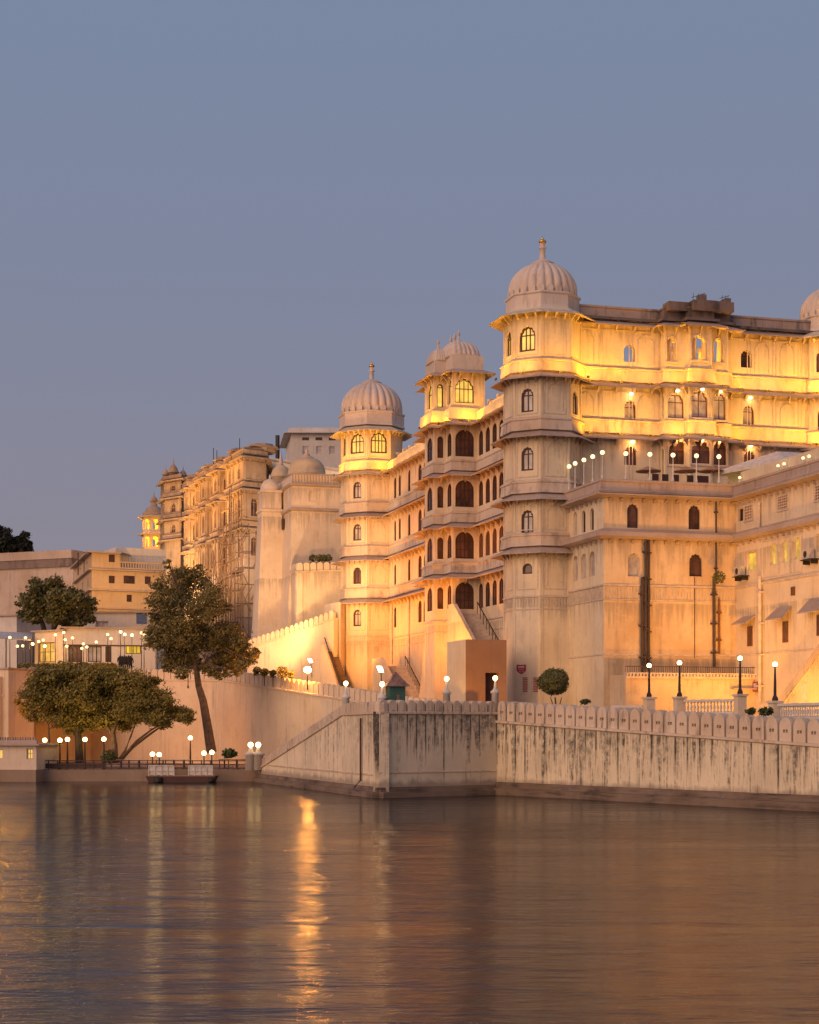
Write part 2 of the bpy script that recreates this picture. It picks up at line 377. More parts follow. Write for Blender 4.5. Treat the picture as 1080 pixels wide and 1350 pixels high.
ms = n.n('ShaderNodeMixShader'); n.L(n.mul(fr_.outputs[0], .77), ms.inputs[0]); n.L(dif.outputs[0], ms.inputs[1]); n.L(gls.outputs[0], ms.inputs[2])
n.L(ms.outputs[0], n.t.nodes['Material Output'].inputs[0])
mb = MB(); mb.quad((-1500, -300, 0), (1500, -300, 0), (1500, 400, 0), (-1500, 400, 0)); tag(mb.build('lake', 'lake_water'), kind='structure')
# ground sheet: lake bed, shore and the hill behind, out to the horizon
plain('earth', (.16, .11, .075), .95, vary=.4)
def gz(x, y):
    d = dep(x, y); lat = x*FY-y*FX
    if d < 150: return -3.0
    t = min(1, (d-150)/55); z = -3+12*t*t*(3-2*t)
    if d > 205: z += min(8, (d-205)*.08)
    if d > 330: z = 17+6*sin(x*.004)+4*sin(y*.006+1)
    return z
xs = [-3000, -1500, -700, -350]+[-200+12*i for i in range(38)]+[350, 700, 1500, 3000]
ys = [-400, 0, 60]+[120+8*i for i in range(30)]+[420, 600, 1000, 2000, 4000]
mb = MB(); nx = len(xs)
mb.add([(x, y, gz(x, y)) for y in ys for x in xs], [(j*nx+i, j*nx+i+1, (j+1)*nx+i+1, (j+1)*nx+i) for j in range(len(ys)-1) for i in range(nx-1)])
tag(mb.build('ground', 'earth', smooth=True), kind='structure')
# palace terrace and quay
A0 = at(500, 97.8); A1 = at(655, 103); A2 = at(1082, 82); A3 = at(1200, 76); A4 = at(1600, 66); S0 = at(340, 128); S1 = at(452, 105.2)
mb = MB(); mb.prism([S1, (A0[0]+.2, A0[1]+.3), (A1[0]+.3, A1[1]+.3), (A2[0]+.1, A2[1]+.4), (A3[0], A3[1]+.4), (A4[0], A4[1]+.4), (92, 70), (92, 190), (30, 190), at(452, 128)], -1.5, 3.1)
tag(mb.build('palace_terrace', 'quay_stone'), kind='structure')
Q0 = at(48, 128.5); Q1 = at(345, 128.0)
mb = MB(); mb.prism([Q0, Q1, at(345, 150), at(-500, 185), at(-500, 150), at(-80, 128.5)], -1.5, .87)
tag(mb.build('quay', 'quay_stone'), kind='structure')
# ================================================================ crenellated walls
def arch_top(w, h, pointed):
    rise = w*.5*(1.15 if pointed else .95); zs = h-rise; P = [(-w/2, 0), (-w/2, zs)]
    for i in range(1, 12):
        a = pi-pi*i/12; x = cos(a)*w/2; z = sin(a)
        if pointed: z = sin(a)**.85*(.93+.07*(1-abs(cos(a)))**.5)
        P.append((x, zs+rise*z))
    return P+[(w/2, zs), (w/2, 0)]
_mer = {}
def merlon_mesh(w, h, t, pointed, holes, mat):
    key = (round(w, 2), round(h, 2), t, pointed, holes, mat)
    if key in _mer: return _mer[key]
    mb = MB(); P = arch_top(w, h, pointed); fr = lambda u, v, z: (u, -v, z)
    zs = P[1][1]
    ops = []
    if holes == 2: hw = w*.17; hh = h*.13; ops = [(-hw*.66, hw, h*.38, h*.38+hh, 'rect'), (hw*.66, hw, h*.38, h*.38+hh, 'rect')]
    if holes == 1: ops = [(0, w*.14, h*.08, h*.17, 'rect')]
    wall(mb, fr, -w/2, w/2, 0, zs, ops, t*.8)
    mb.quad(*[fr(x, 0, z) for x, z in P[1:-1]])
    mb.quad(*[fr(x, -t, z) for x, z in P])
    for a, b in zip(P, P[1:]+P[:1]): mb.quad(fr(a[0], 0, a[1]), fr(b[0], 0, b[1]), fr(b[0], -t, b[1]), fr(a[0], -t, a[1]))
    o = mb.build('merlon', mat); me = o.data; bpy.data.objects.remove(o); _mer[key] = me; return me
def crenel(name, label, cat, pts, zb, mh, mw, gap, mat, mmat, t=.35, holes=0, pointed=False, th=.6, ledge=.12, plinth=None, string=None, limit=100, merl=True):
    """pts: (x, y, z of merlon foot). body + string ledge + merlons; a wall with a sloping top where the feet slope"""
    root = thing(name, (pts[0][0], pts[0][1], zb), label, cat)
    bm = MB(); lm = MB(); cnt = 0
    for i in range(len(pts)-1):
        p, q = pts[i], pts[i+1]; L, fr = frame(p, q); dz = q[2]-p[2]; e = .12 if i < len(pts)-2 else 0
        bm.add([fr(0, 0, zb), fr(L, 0, zb), fr(L, 0, q[2]), fr(0, 0, p[2]), fr(0, -th, zb), fr(L, -th, zb), fr(L, -th, q[2]), fr(0, -th, p[2])],
               [(0, 1, 2, 3), (5, 4, 7, 6), (3, 2, 6, 7), (0, 3, 7, 4), (1, 5, 6, 2)])
        if ledge:
            lm.add([fr(-.0, .003, p[2]-.16), fr(L, .003, q[2]-.16), fr(L, ledge, q[2]-.12), fr(0, ledge, p[2]-.12), fr(0, .003, p[2]+.02), fr(L, .003, q[2]+.02), fr(L, ledge, q[2]), fr(0, ledge, p[2])],
                   [(0, 1, 2, 3), (3, 2, 6, 7), (7, 6, 5, 4), (0, 3, 7, 4), (1, 5, 6, 2)])
        if merl:
            k = max(1, round(L/(mw+gap))); st = L/k; ang = atan2(q[1]-p[1], q[0]-p[0])
            if cnt+k > limit: k = limit-cnt; st = L/max(k, 1)
            me = merlon_mesh(min(mw, st-gap), mh, t, pointed, holes, mmat)
            for j in range(k):
                s = (j+.5)/k if k*st > L-1e-6 else (j+.5)*st/L
                o = bpy.data.objects.new('merlon', me); COL.objects.link(o); o.parent = root
                x, y, z = p[0]+(q[0]-p[0])*s, p[1]+(q[1]-p[1])*s, p[2]+dz*s
                nx_, ny_ = (q[1]-p[1])/L, -(q[0]-p[0])/L
                o.location = (x-nx_*.02-root.location.x, y-ny_*.02-root.location.y, z-abs(dz/L)*mw*.5-root.location.z); o.rotation_euler = (0, 0, ang)
                cnt += 1
    bm.build('wall', mat, root)
    if ledge: lm.build('ledge', mmat, root)
    if plinth:
        pm_ = MB(); xy = [(p[0], p[1]) for p in pts]
        pm_.sweep(xy, [(-.1, plinth), (.12, plinth-.04), (.15, plinth*.55), (.42, plinth*.5), (.45, -.8), (-.1, -.8)]); pm_.build('plinth', 'plinth_stone', root)
    if string:
        sm = MB(); xy = [(p[0], p[1]) for p in pts]; sm.sweep(xy, [(-.05, string), (.05, string-.02), (.05, string-.1), (-.05, string-.14)]); sm.build('string_course', mmat, root)
    return root
# lake front: long right wall, corner bastion face, stair wall
zA2 = 3.22
crenel('lake_wall', 'long pale lakeside wall with black rain streaks and pointed merlons, right of the corner bastion', 'wall',
       [(*A1, 4.45), (*A2, zA2), (*A3, zA2-.3), (*A4, zA2-.3)], -1, 1.22, .79, .13, 'lake_wall_plaster', 'merlon_plaster', t=.5, holes=2, pointed=True, plinth=.78)
crenel('bastion_wall', 'darkly stained square bastion face with round merlons in the middle of the lakefront', 'wall',
       [(*A0, 4.95), (*A1, 4.95)], -1, .68, .57, .12, 'bastion_wall_plaster', 'merlon_plaster', t=.45, holes=1, plinth=.62, string=1.5)
crenel('stair_wall', 'streaked lakeside wall whose parapet slopes down like stairs towards the quay', 'wall',
       [(*S0, .95), (*S1, 4.9), (*A0, 4.95)], -1, .62, .52, .08, 'stair_wall_plaster', 'merlon_plaster', t=.3, plinth=.62, string=1.35, ledge=.1, limit=70)
# pipe on the stair wall
pu = hit(478, S1, A0)[0]; L, fr = frame(S1, A0)
tag(MB().tube([fr(pu, .12, 4.6), fr(pu, .12, 3), fr(pu, .12, .9), fr(pu, .5, .5)], .06, 8).build('drain_pipe', 'wood'), 'rusty drainpipe running down the stair wall beside the bastion corner', 'pipe')
# steps behind the stair wall
mb = MB(); L, fr = frame(S0, S1); N = 24
for i in range(N): mb.fbox(fr, L*i/N, L*(i+1)/N, -4.5, -.62, -.5, .95+(3.1-.95)*(i+1)/N)
r_ = thing('stone_steps', (*S0, 0), 'broad stone steps hidden behind the sloping stair wall, down to the quay', 'staircase'); mb.build('tread', 'quay_stone', r_)
# big white ramp wall behind
CW = [(at(165, 157), 8.6), (at(278, 151), 8.4), (at(300, 147), 8.2), (at(335, 143), 7.75), (at(400, 135.5), 6.95), (at(440, 131), 6.5), (at(496, 125), 5.85), (at(545, 120.5), 5.35), (at(576, 118), 5.15), (at(612, 115.5), 4.8)]
crenel('ramp_wall', 'high smooth pale ramp wall with small merlons, rising behind the stair wall', 'wall',
       [(*p, z-.1) for p, z in CW], -.5, .95, .72, .1, 'ramp_plaster', 'ramp_plaster', t=.3, ledge=.1, limit=95)
# ramp ground between the two walls
mb = MB(); P = [(at(165, 157.5)), at(278, 151.8), at(300, 147.8), at(335, 144), at(440, 132), at(496, 126), at(576, 119), at(612, 116.5), (41, 119), (42, 158), at(430, 176), at(330, 205), at(160, 205)]
ZT = [8.2, 8, 7.8, 7.4, 6.1, 5.5, 4.8, 4.4, 4.4, 6.8, 9, 11.5, 11]
mb.prism(P, -1, lambda i: ZT[i]); tag(mb.build('ramp_road', 'quay_stone'), kind='structure')
crenel('lit_ramp_wall', 'brightly floodlit tall wall with a stepped row of merlons climbing towards the left tower', 'wall',
       [(*at(326, 168), 11.9), (*at(375, 164.5), 12.9), (*at(420, 161.8), 13.9), (*at(440, 160.6), 14.4)], 5, .85, .52, .1, 'ramp_plaster', 'ramp_plaster', t=.35, ledge=.1)
# upper garden wall in front of the bastion
U0 = at(373, 172); U1 = at(391, 166.5); U2 = at(453, 168)
crenel('garden_wall', 'tall plain wall with merlons holding a small roof garden left of the left tower', 'wall',
       [(*at(375, 178), 20.0), (*U1, 19.3), (*U2, 19.6)], 8, .85, .62, .1, 'bastion_plaster', 'bastion_plaster', t=.35, ledge=.12)
# ================================================================ towers
def octo(cx, cy, a):
    r = a/cos(pi/8); return [(cx+r*cos(R(157.5+45*k)), cy+r*sin(R(157.5+45*k))) for k in range(8)]
def house_lamp(mb, fr, u, v, z): mb.fbox(fr, u-.12, u+.12, v-.06, v+.06, z, z+.16).cut()
def uplight(root, fr, u, z, e, L=.9, v=.72, up=2.0, col=AMBER, house=None):
    o = lamp_light('uplight', 'AREA', fr(u, v+.62, z+.0), fr(u, .25, z+up+3.2), e*1.95, col, L, size_y=.12)
    if house is not None: house_lamp(house, fr, u, v+.06, z-.06)
    return o
def finial(dome, cx, cy, z0, H, r, gold=True):
    f = MB().lathe(cx, cy, [(r*1.9, z0), (r*2.1, z0+.02*H), (r*1.2, z0+.06*H), (r*.72, z0+.14*H), (r*.58, z0+.50*H), (r*.95, z0+.53*H), (r*.95, z0+.56*H), (r*.55, z0+.60*H), (r*.5, z0+.70*H), (r*.35, z0+.73*H)], 12).build('finial', 'dome_plaster', dome, True)
    g = MB().lathe(cx, cy, [(r*.3, z0+.71*H), (r*.85, z0+.76*H), (r*.95, z0+.80*H), (r*.6, z0+.85*H), (r*.2, z0+.88*H), (r*.35, z0+.91*H), (r*.12, z0+.95*H), (r*.03, z0+H)], 12).build('kalash', 'gold', dome, True)
def petals(mb, cx, cy, r, z, n=24, h=.55, w=None):
    w = w or 2*pi*r/n*.7
    for k in range(n):
        a = 2*pi*(k+.5)/n; t = (-sin(a), cos(a)); o = (cos(a), sin(a))
        P = []
        for (du, dz) in ((-w/2, 0), (w/2, 0), (w/2, h*.6), (0, h), (-w/2, h*.6)):
            P.append((cx+o[0]*r+t[0]*du, cy+o[1]*r+t[1]*du, z+dz))
        Q = [(x+o[0]*.06, y+o[1]*.06, zz) for x, y, zz in P]
        mb.add(P+Q, [(5, 6, 7, 8, 9)]+[(i, (i+1) % 5, 5+(i+1) % 5, 5+i) for i in range(5)])
def tower(label, cx, cy, a, E, zb, drum, rd, hd, fin, wspec, litE, wmat, power=60, base_lines=True, lit_faces=(0, 1, 2, 3)):
    root = thing('domed_tower', (cx, cy, zb), label, 'tower')
    oc = octo(cx, cy, a); s = 2*a*math.tan(pi/8)
    Z = [zb]+E[::-1]                                     # ground, E5, E4, E3, E2, E1
    wmb = MB(); tmb = MB(); wins = []
    for st in range(5):
        top_st = 4-st                                    # 0 = top storey
        for k in range(8):
            L, fr = frame(oc[k], oc[(k+1) % 8]); ops = []
            for (ts, kk, w, dt, db, kind, fm, pm, cols, rows) in wspec:
                if ts == top_st and kk == k: op = (s/2, w, Z[st+1]-db, Z[st+1]-dt, kind); ops.append(op); wins.append((fr, op, fm, pm, cols, rows))
            z0, z1 = Z[st], Z[st+1]
            wall(wmb, fr, 0, s, z0, z1-.12, ops, .2)
            if k in (0, 1, 2, 3):
                zl = z0+1.05 if st > 0 else z1-3.2
                trim(tmb, fr, .22, s-.22, zl+.12, z1-.62, .06, .035)
                if not ops and k in (2,): 
                    P = outline('cusp', s*.55, zl+.35, z1-.85)
                    for p, q in zip(P, P[1:]): tmb.tube([fr(s/2+p[0], .02, p[1]), fr(s/2+q[0], .02, q[1])], .022, 4)
                wmb.fbox(fr, .003, .13, .003, .045, (z0+1.0 if st else zb), z1-.5).fbox(fr, s-.13, s-.003, .003, .045, (z0+1.0 if st else zb), z1-.5); tmb.cut()
    wmb.build('wall', wmat, root); 
    for i, e in enumerate(E):
        m = MB(); eave(m, oc, e, 1.05 if i == 0 else .92, .55 if i == 0 else .5, True, .07)
        brackets(m, oc, e+.05, .45, .55, True)
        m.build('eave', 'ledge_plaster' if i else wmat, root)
        if i:
            m = MB(); m.sweep(oc, [(-.05, e+.02), (.26, e+.02), (.2, e+.72), (.27, e+.76), (.27, e+.86), (.12, e+1.0), (-.05, e+1.0)], True); m.build('plinth_band', 'band_plaster', root)
    # dentil band on the base storey
    zb2 = E[4]-3.5
    tmb.sweep(oc, [(-.02, zb2), (.10, zb2-.03), (.10, zb2-.14), (-.02, zb2-.17)], True)
    tmb.sweep(oc, [(-.02, zb2-.95), (.05, zb2-.97), (.05, zb2-1.02), (-.02, zb2-1.05)], True).cut()
    for k in range(4):
        L, fr = frame(oc[k], oc[(k+1) % 8]); q = int(s/.21)
        for j in range(q): u = (j+.5)*s/q; tmb.fbox(fr, u-.03, u+.03, .002, .05, zb2-.80, zb2-.2)
        tmb.cut()
    tmb.build_each('moulding', 'trim_plaster', root)
    for fr, op, fm, pm, cols, rows in wins: window(root, fr, op, .2, fm, pm, cols, rows, t=min(.15, op[1]*.15))
    # drum, dome
    d0, d1 = drum
    m = MB(); m.sweep(octo(cx, cy, rd*.99), [(-.5, d0-.15), (.10, d0-.15), (.0, d0+.1), (0, d1-.2), (.1, d1-.12), (.1, d1), (-.5, d1)], True); m.build('drum', 'dome_plaster', root)
    m = MB(); pr = []
    for i in range(15):
        t = i/14; ang = -0.20+t*(pi/2+.20-.32); pr.append((rd*1.0*cos(ang)*(1+.02*sin(pi*t)), d1-.05+(sin(ang)+sin(.2))/(sin(pi/2-.32)+sin(.2))*hd, min(1, 1.0)))
    m.lathe(cx, cy, [(pr[0][0], d1-.1, .3)]+pr+[(pr[-1][0]*.97, pr[-1][1]+.04, .2)], 192, .085, 24)
    dome = m.build('dome', 'dome_plaster', root, True)
    m = MB(); petals(m, cx, cy, rd*.985, d1+.02, 24, hd*.22); m.cut(); m.lathe(cx, cy, [(pr[-1][0]*1.02, pr[-1][1]-.02), (pr[-1][0]*1.08, pr[-1][1]+.08), (pr[-1][0]*.6, pr[-1][1]+.3), (.2, pr[-1][1]+.45)], 24)
    m.build_each('petal_ring', 'dome_plaster', dome)
    finial(dome, cx, cy, pr[-1][1]+.15, fin-pr[-1][1]-.15, .32)
    # uplights on the lit storeys
    hs = MB()
    for (lv, pwr) in litE:
        e = E[lv]
        for k in lit_faces:
            L, fr = frame(oc[k], oc[(k+1) % 8]); uplight(root, fr, s/2, e-.25, pwr, .8, .95, house=hs)
    if hs.v: hs.build_each('floodlight', 'iron', root)
    return root, oc
D = 'wood'
T1 = (43.45, 117.1, 2.6); T1E = [34.1, 29.5, 25.3, 20.8, 17.0]
ws1 = [(0, 1, 1.25, 1.3, 3.1, 'cusp', D, 'pane_lit', 3, 1), (0, 0, 1.1, 1.3, 3.1, 'cusp', D, 'pane_lit', 3, 1), (0, 7, 1.2, 1.3, 3.1, 'cusp', D, 'pane_dark', 2, 1)]
for ts in (1, 2, 3): ws1 += [(ts, 1, .95, 1.15, 2.85, 'cusp', D, 'pane_pale', 2, 1)]
ws1 += [(1, 3, .9, 1.15, 2.85, 'cusp', D, 'pane_pale', 2, 1), (4, 1, .78, 1.2, 1.95, 'round', D, 'pane_dark', 1, 0)]
tower('tallest tower, pale ribbed dome with golden finial, between arcade wing and terrace block', *T1, T1E, 3.1, (34.2, 35.3), 2.5, 2.55, 39.9, ws1, [(1, 62)], 'palace_plaster')
T2 = (41.4, 158.6, 2.72); T2E = [32.6, 28.4, 24.4, 20.3, 16.3]
ws2 = [(0, 0, 1.2, .7, 2.6, 'cusp', D, 'pane_lit', 3, 1), (0, 1, 1.5, .7, 2.6, 'cusp', D, 'pane_lit', 3, 1), (0, 2, 1.6, .6, 2.6, 'cusp', D, 'pane_lit', 4, 1)]
for ts in (1, 2, 3, 4): ws2 += [(ts, 1, .88, 1.05, 2.65, 'cusp', D, 'pane_brown' if ts in (3,) else 'pane_pale', 2, 1)]
tower('left domed tower of the lakeside wing, orange-lit shaft and broad ribbed dome', *T2, T2E, 4, (32.8, 34.0), 2.93, 3.1, 39.2, ws2, [(1, 80)], 'wing_plaster')
T3 = (67.2, 117.1, 2.6)
tower('domed tower at the far right end of the yellow-lit upper facade', *T3, [34.0, 29.4, 25.5, 20.8, 17.0], 15, (34.2, 35.3), 2.5, 2.55, 39.6, [(0, 1, 1.2, 1.3, 3.1, 'cusp', D, 'pane_brown', 3, 1), (1, 1, 1.0, 1.15, 2.85, 'cusp', D, 'pane_brown', 2, 1)], [(1, 60), (2, 45)], 'palace_plaster', lit_faces=(0, 1, 2))
# ================================================================ lakeside wing (left part, pavilion bay, right arcade)
XW = 42.4
WE = [28.4, 24.4, 20.3, 16.3]
def wing(name, label, pts, opsl, zb=3.2, parapet=True, wm='wing_plaster', band=True):
    """opsl: {(seg, storey 0..3 from the top): [op, ...]}"""
    root = thing(name, (pts[0][0], pts[0][1], zb), label, 'building')
    wm_ = MB(); levels = [zb]+WE[::-1]; wins = []
    for i in range(len(pts)-1):
        L, fr = frame(pts[i], pts[i+1])
        for st in range(4):
            ops = opsl.get((i, 3-st), [])
            wall(wm_, fr, 0, L, levels[st], levels[st+1]-.1, ops, .13)
            for o in ops: wins.append((fr, o))
    wm_.build('wall', wm, root)
    for i, e in enumerate(WE):
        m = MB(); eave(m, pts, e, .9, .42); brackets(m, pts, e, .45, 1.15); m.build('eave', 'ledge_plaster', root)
        if i and band:
            m = MB(); m.sweep(pts, [(-.05, e+.02), (.22, e+.02), (.2, e+.68), (.26, e+.72), (.26, e+.82), (.02, e+.92), (-.05, e+.92)]); m.build('plinth_band', 'band_plaster', root)
    m = MB(); m.sweep(pts, [(-.05, 12.6), (.09, 12.57), (.09, 12.45), (-.05, 12.4)]); m.sweep(pts, [(-.05, 11.7), (.05, 11.68), (.05, 11.6), (-.05, 11.56)]); m.build('moulding', 'trim_plaster', root)
    for fr, o in wins: window(root, fr, o, .12, *(o[5:9] if len(o) > 5 else ('wood', 'pane_dark', 2, 1)), t=.07)
    return root
def yop(pts0, Y, w, za, zb, kind='round', *rest): return (pts0-Y, w, za, zb, kind)+rest
lp = [(XW, 157.5), (XW, 136.2)]
ops = {}
pairs = {0: [(153.8, .85), (152.2, .85), (149, .8), (145.5, 1.15), (143.8, 1.15), (141.3, 1.1)], 1: [(153.8, .7), (152.2, .8), (149, .8), (145.5, 1.15), (143.8, 1.15), (141.3, 1.1)],
         2: [(153.8, .7), (149, .8), (145.5, 1.15), (143.8, 1.15), (141.3, 1.1)], 3: [(153.8, .8), (145.5, 1.15), (143.8, 1.15), (141.3, 1.1)]}
for st, l in pairs.items():
    ops[(0, st)] = [yop(157.5, Y, w, WE[st]-2.9, WE[st]-.95, 'round', 'wood', 'pane_dark' if (st < 2 or i != 1) else 'pane_brown', 2, 1) for i, (Y, w) in enumerate(l)]
wing('palace_wing', 'left part of the lakeside wing, orange-lit between the left domed tower and the pavilion bay', lp, ops)
BX1, BX2, BY1, BY2, BY3 = 40.3, 39.35, 129.0, 130.8, 133.6
bp = [(XW, 136.4), (BX1, 136.4), (BX1, BY3), (BX2, BY3), (BX2, BY2), (BX1, BY2), (BX1, BY1), (XW, BY1)]
# arches on the stepped bay
ops = {}
for st in range(4):
    e = WE[st]; dk = 'pane_dark' if st < 2 else 'pane_brown'
    ops[(3, st)] = [(1.4, 1.5, e-2.85, e-.95, 'round', 'wood', dk, 2, 1)]
    ops[(4, st)] = [(.48, .5, e-2.75, e-1.0, 'cusp', 'wood', dk, 1, 1)]
    ops[(5, st)] = [(.9, 1.15, e-2.75, e-.9, 'round', 'wood', dk, 2, 1)]
    ops[(6, st)] = [(1.0, 1.55, e-2.85, e-.72, 'round', 'wood', dk, 4, 2)]
bay = wing('pavilion_bay', 'stepped balcony tower in the middle of the lakeside wing with big dark arches', bp, ops)
# top pavilion of the bay
L0 = 28.45; E1b = 32.5
tops = {3: [(1.4, 1.4, 29.8, 31.7, 'round')], 4: [(.48, .55, 29.7, 31.6, 'cusp')], 5: [(.9, 1.0, 29.8, 31.8, 'round')], 6: [(1.0, 1.6, 29.8, 31.75, 'cusp')]}
m = MB(); wins = []
bcl = bp+[(XW+.6, BY1), (XW+.6, 136.4)]
for i in range(len(bp)):
    p, q = bcl[i], bcl[i+1]; L, fr = frame(p, q); wall(m, fr, 0, L, L0, E1b-.1, tops.get(i, []), .25); wins += [(fr, o) for o in tops.get(i, [])]
m.build('wall', 'wing_plaster', bay)
for fr, o in wins: window(bay, fr, o, .24, 'wood', 'pane_lit', 1 if o[1] < .7 else (2 if o[1] < 1.5 else 4), 1, t=.1)
m = MB(); m.sweep(bp, [(-.05, L0), (.4, L0), (.3, L0+.9), (.05, L0+1.05), (-.05, L0+1.05)]); m.build('plinth_band', 'wing_plaster', bay)
m = MB(); eave(m, bp+[(XW+.6, BY1), (XW+.6, 136.4)], E1b, .72, .36, True, .07); brackets(m, bp, E1b, .5, .8); m.build('eave', 'ledge_plaster', bay)
m = MB(); m.prism([(BX1+.05, BY1+.1), (XW+.5, BY1+.1), (XW+.5, 136.3), (BX1+.05, 136.3)], E1b-.1, E1b+1.15).prism([(BX2+.05, BY2+.1), (BX1+.05, BY2+.1), (BX1+.05, BY3-.1), (BX2+.05, BY3-.1)], E1b-.1, E1b+1.0)
m.build('drum', 'dome_plaster', bay)
def pavdome(root, cx, cy, rx, ry, z, h, fins):
    m = MB(); pr = [(1.0, z, .2), (1.04, z+.05, 0)]+[(1.03*cos(t*pi/2*.93)**.75, z+h*sin(t*pi/2*.93)/sin(pi/2*.93), 1) for t in [i/9 for i in range(1, 10)]]
    m.lathe(cx, cy, pr, 96, .05, 24, 5, rx, ry); d = m.build('dome', 'dome_plaster', root, True)
    m = MB()
    for (dx, dy) in fins: m.lathe(cx+dx, cy+dy, [(.22, z+h-.15), (.25, z+h), (.1, z+h+.15), (.08, z+h+.5), (.16, z+h+.6), (.05, z+h+.75), (.02, z+h+1.0)], 10)
    m.build('finial', 'dome_plaster', d, True)
pavdome(bay, (BX1+XW+.5)/2, (BY1+136.3)/2, 1.38, 3.3, E1b+1.1, 1.65, [(0, -1.1), (0, 0), (0, 1.1)])
pavdome(bay, (BX2+BX1)/2+.25, (BY2+BY3)/2, .75, 1.35, E1b+.95, 1.15, [(0, 0)])
hs = MB()
for i, (uu, pw_) in {3: ([1.4], 60), 4: ([.48], 25), 5: ([.9], 35), 6: ([1.05], 60)}.items():
    L, fr = frame(bp[i], bp[i+1])
    for u in uu: uplight(bay, fr, u, L0-.25, pw_, .6, .85, house=hs)
hs.build_each('floodlight', 'iron', bay)
# right arcade
rp_ = [(XW, BY1+.1), (XW, 117.2)]
ops = {}
for st in range(4):
    l = []
    for px in (634, 643, 652, 661, 670):
        Y = onX(px, XW)[0]; l.append(yop(BY1+.1, Y, 1.12, WE[st]-2.8, WE[st]-.85, 'round', 'wood' if st != 2 else 'orange_wood', 'pane_dark' if st < 2 else 'pane_brown', 2, 1))
    ops[(0, st)] = l
wing('arcade_wing', 'right part of the lakeside wing, a row of tall arched windows beside the tallest tower', rp_, ops)
# roof, parapets with lit coping on the wing
m = MB(); m.prism([(XW+.05, 117.5), (XW+12, 117.5), (XW+12, 160), (XW+.05, 160)], 27.9, 28.35); tag(m.build('wing_roof', 'ledge_plaster'), 'flat roof slab of the lakeside wing behind its lit parapet', 'roof')
for (a, b_, lab) in (((XW, 156), (XW, 136.6), 'lit roof parapet between the left domed tower and the pavilion bay'), ((XW, 128.8), (XW, 119.6), 'lit roof parapet between the pavilion bay and the tallest tower')):
    root = thing('roof_parapet', (a[0], a[1], 28.4), lab, 'parapet'); L, fr = frame(a, b_)
    m = MB(); m.fbox(fr, 0, L, .05, .25, 28.42, 29.1); m.build('kerb', 'wing_plaster', root)
    m = MB(); m.fbox(fr, 0, L, -1.1, -.9, 28.36, 29.75).fbox(fr, 0, L, -1.2, -.82, 29.76, 29.9); m.build('wall', 'wing_plaster', root)
    m = MB(); k = int(L/2)
    for j in range(k+1): m.fbox(fr, L*j/k-.16, L*j/k+.16, -1.25, -.75, 29.9, 30.15)
    m.build('pier', 'trim_plaster', root)
    for j in range(k):
        o = lamp_light('uplight', 'AREA', fr(L*(j+.5)/k, -.1, 28.75), fr(L*(j+.5)/k, -1.0, 29.2), 26, AMBER, 1.4, size_y=.1)
        o = lamp_light('uplight', 'AREA', fr(L*(j+.5)/k, .8, 28.2), fr(L*(j+.5)/k, .2, 28.9), 9, AMBER, 1.4, size_y=.08)
# drainpipes on the wing
for Y, z0, z1, lab in ((154.6, 10.0, 15.6, 'thin drainpipe on the lakeside wing next to the left domed tower'), (148.7, 9.8, 15.6, 'thin drainpipe on the lakeside wing over the lit stair landing')):
    tag(MB().tube([(XW-.12, Y, z1), (XW-.12, Y, z0)], .09, 6).build('drain_pipe', 'trim_plaster'), lab, 'pipe')
# stairs against the wing
def stair(label, x0, x1, ya, yb, za, zb, zg, yl):
    root = thing('stair', ((x0+x1)/2, ya, zg), label, 'staircase'); N = 22
    m = MB(); m.box(x0+.3, x1, ya, yl, zg, za)                              # landing
    for i in range(N):
        y1 = ya-(ya-yb)*i/N; y0 = ya-(ya-yb)*(i+1)/N; m.box(x0+.3, x1, y0, y1, zg, za-(za-zb)*(i+1)/N)
    m.build('steps', 'trim_plaster', root)
    m = MB()
    for xx in ((x0, x0+.3),):
        P = [(ya, zg), (yb, zg), (yb, zb+.75), (ya, za+.75), (yl, za+.75), (yl, zg)]
        n_ = len(P); m.add([(xx[0], y, z) for y, z in P]+[(xx[1], y, z) for y, z in P], [tuple(range(n_))[::-1], tuple(range(n_, 2*n_))]+[(i, (i+1) % n_, n_+(i+1) % n_, n_+i) for i in range(n_)])
    m.build('side_wall', 'wing_plaster', root)
    m = MB(); xr = x1-.45; m.tube([(xr, ya, za+.9), (xr, yb, zb+.9)], .05)
    for i in range(12): y = ya-(ya-yb)*i/11; z = za-(za-zb)*i/11; m.tube([(xr, y, z), (xr, y, z+.9)], .03, 4)
    m.build('handrail', 'iron', root)
stair('tall stair descending to the right from the big arched door of the pavilion bay', 39.9, XW-.05, 127.6, 119.5, 13.0, 7.9, 3.0, 128.9)
stair('short floodlit stair landing at the foot of the wing near the left domed tower', 39.6, XW-.05, 148.5, 141.5, 9.6, 5.6, 3.0, 151.5)
# battered buttresses under the bay
m = MB()
for (x0, y0, w, pr, zt) in ((BX2, BY3-.2, .0, 0, 12),):
    pass
P = [(139.9, 3), (136.4, 3), (136.4, 12.0)]
m.add([(x, y, z) for x in (XW-2.1, XW-.05) for y, z in P], [(0, 1, 2), (5, 4, 3), (0, 3, 4, 1), (1, 4, 5, 2), (2, 5, 3, 0)])
tag(m.build('buttress', 'wing_plaster'), 'sloping yellow-lit buttress on the left side of the pavilion bay', 'buttress')
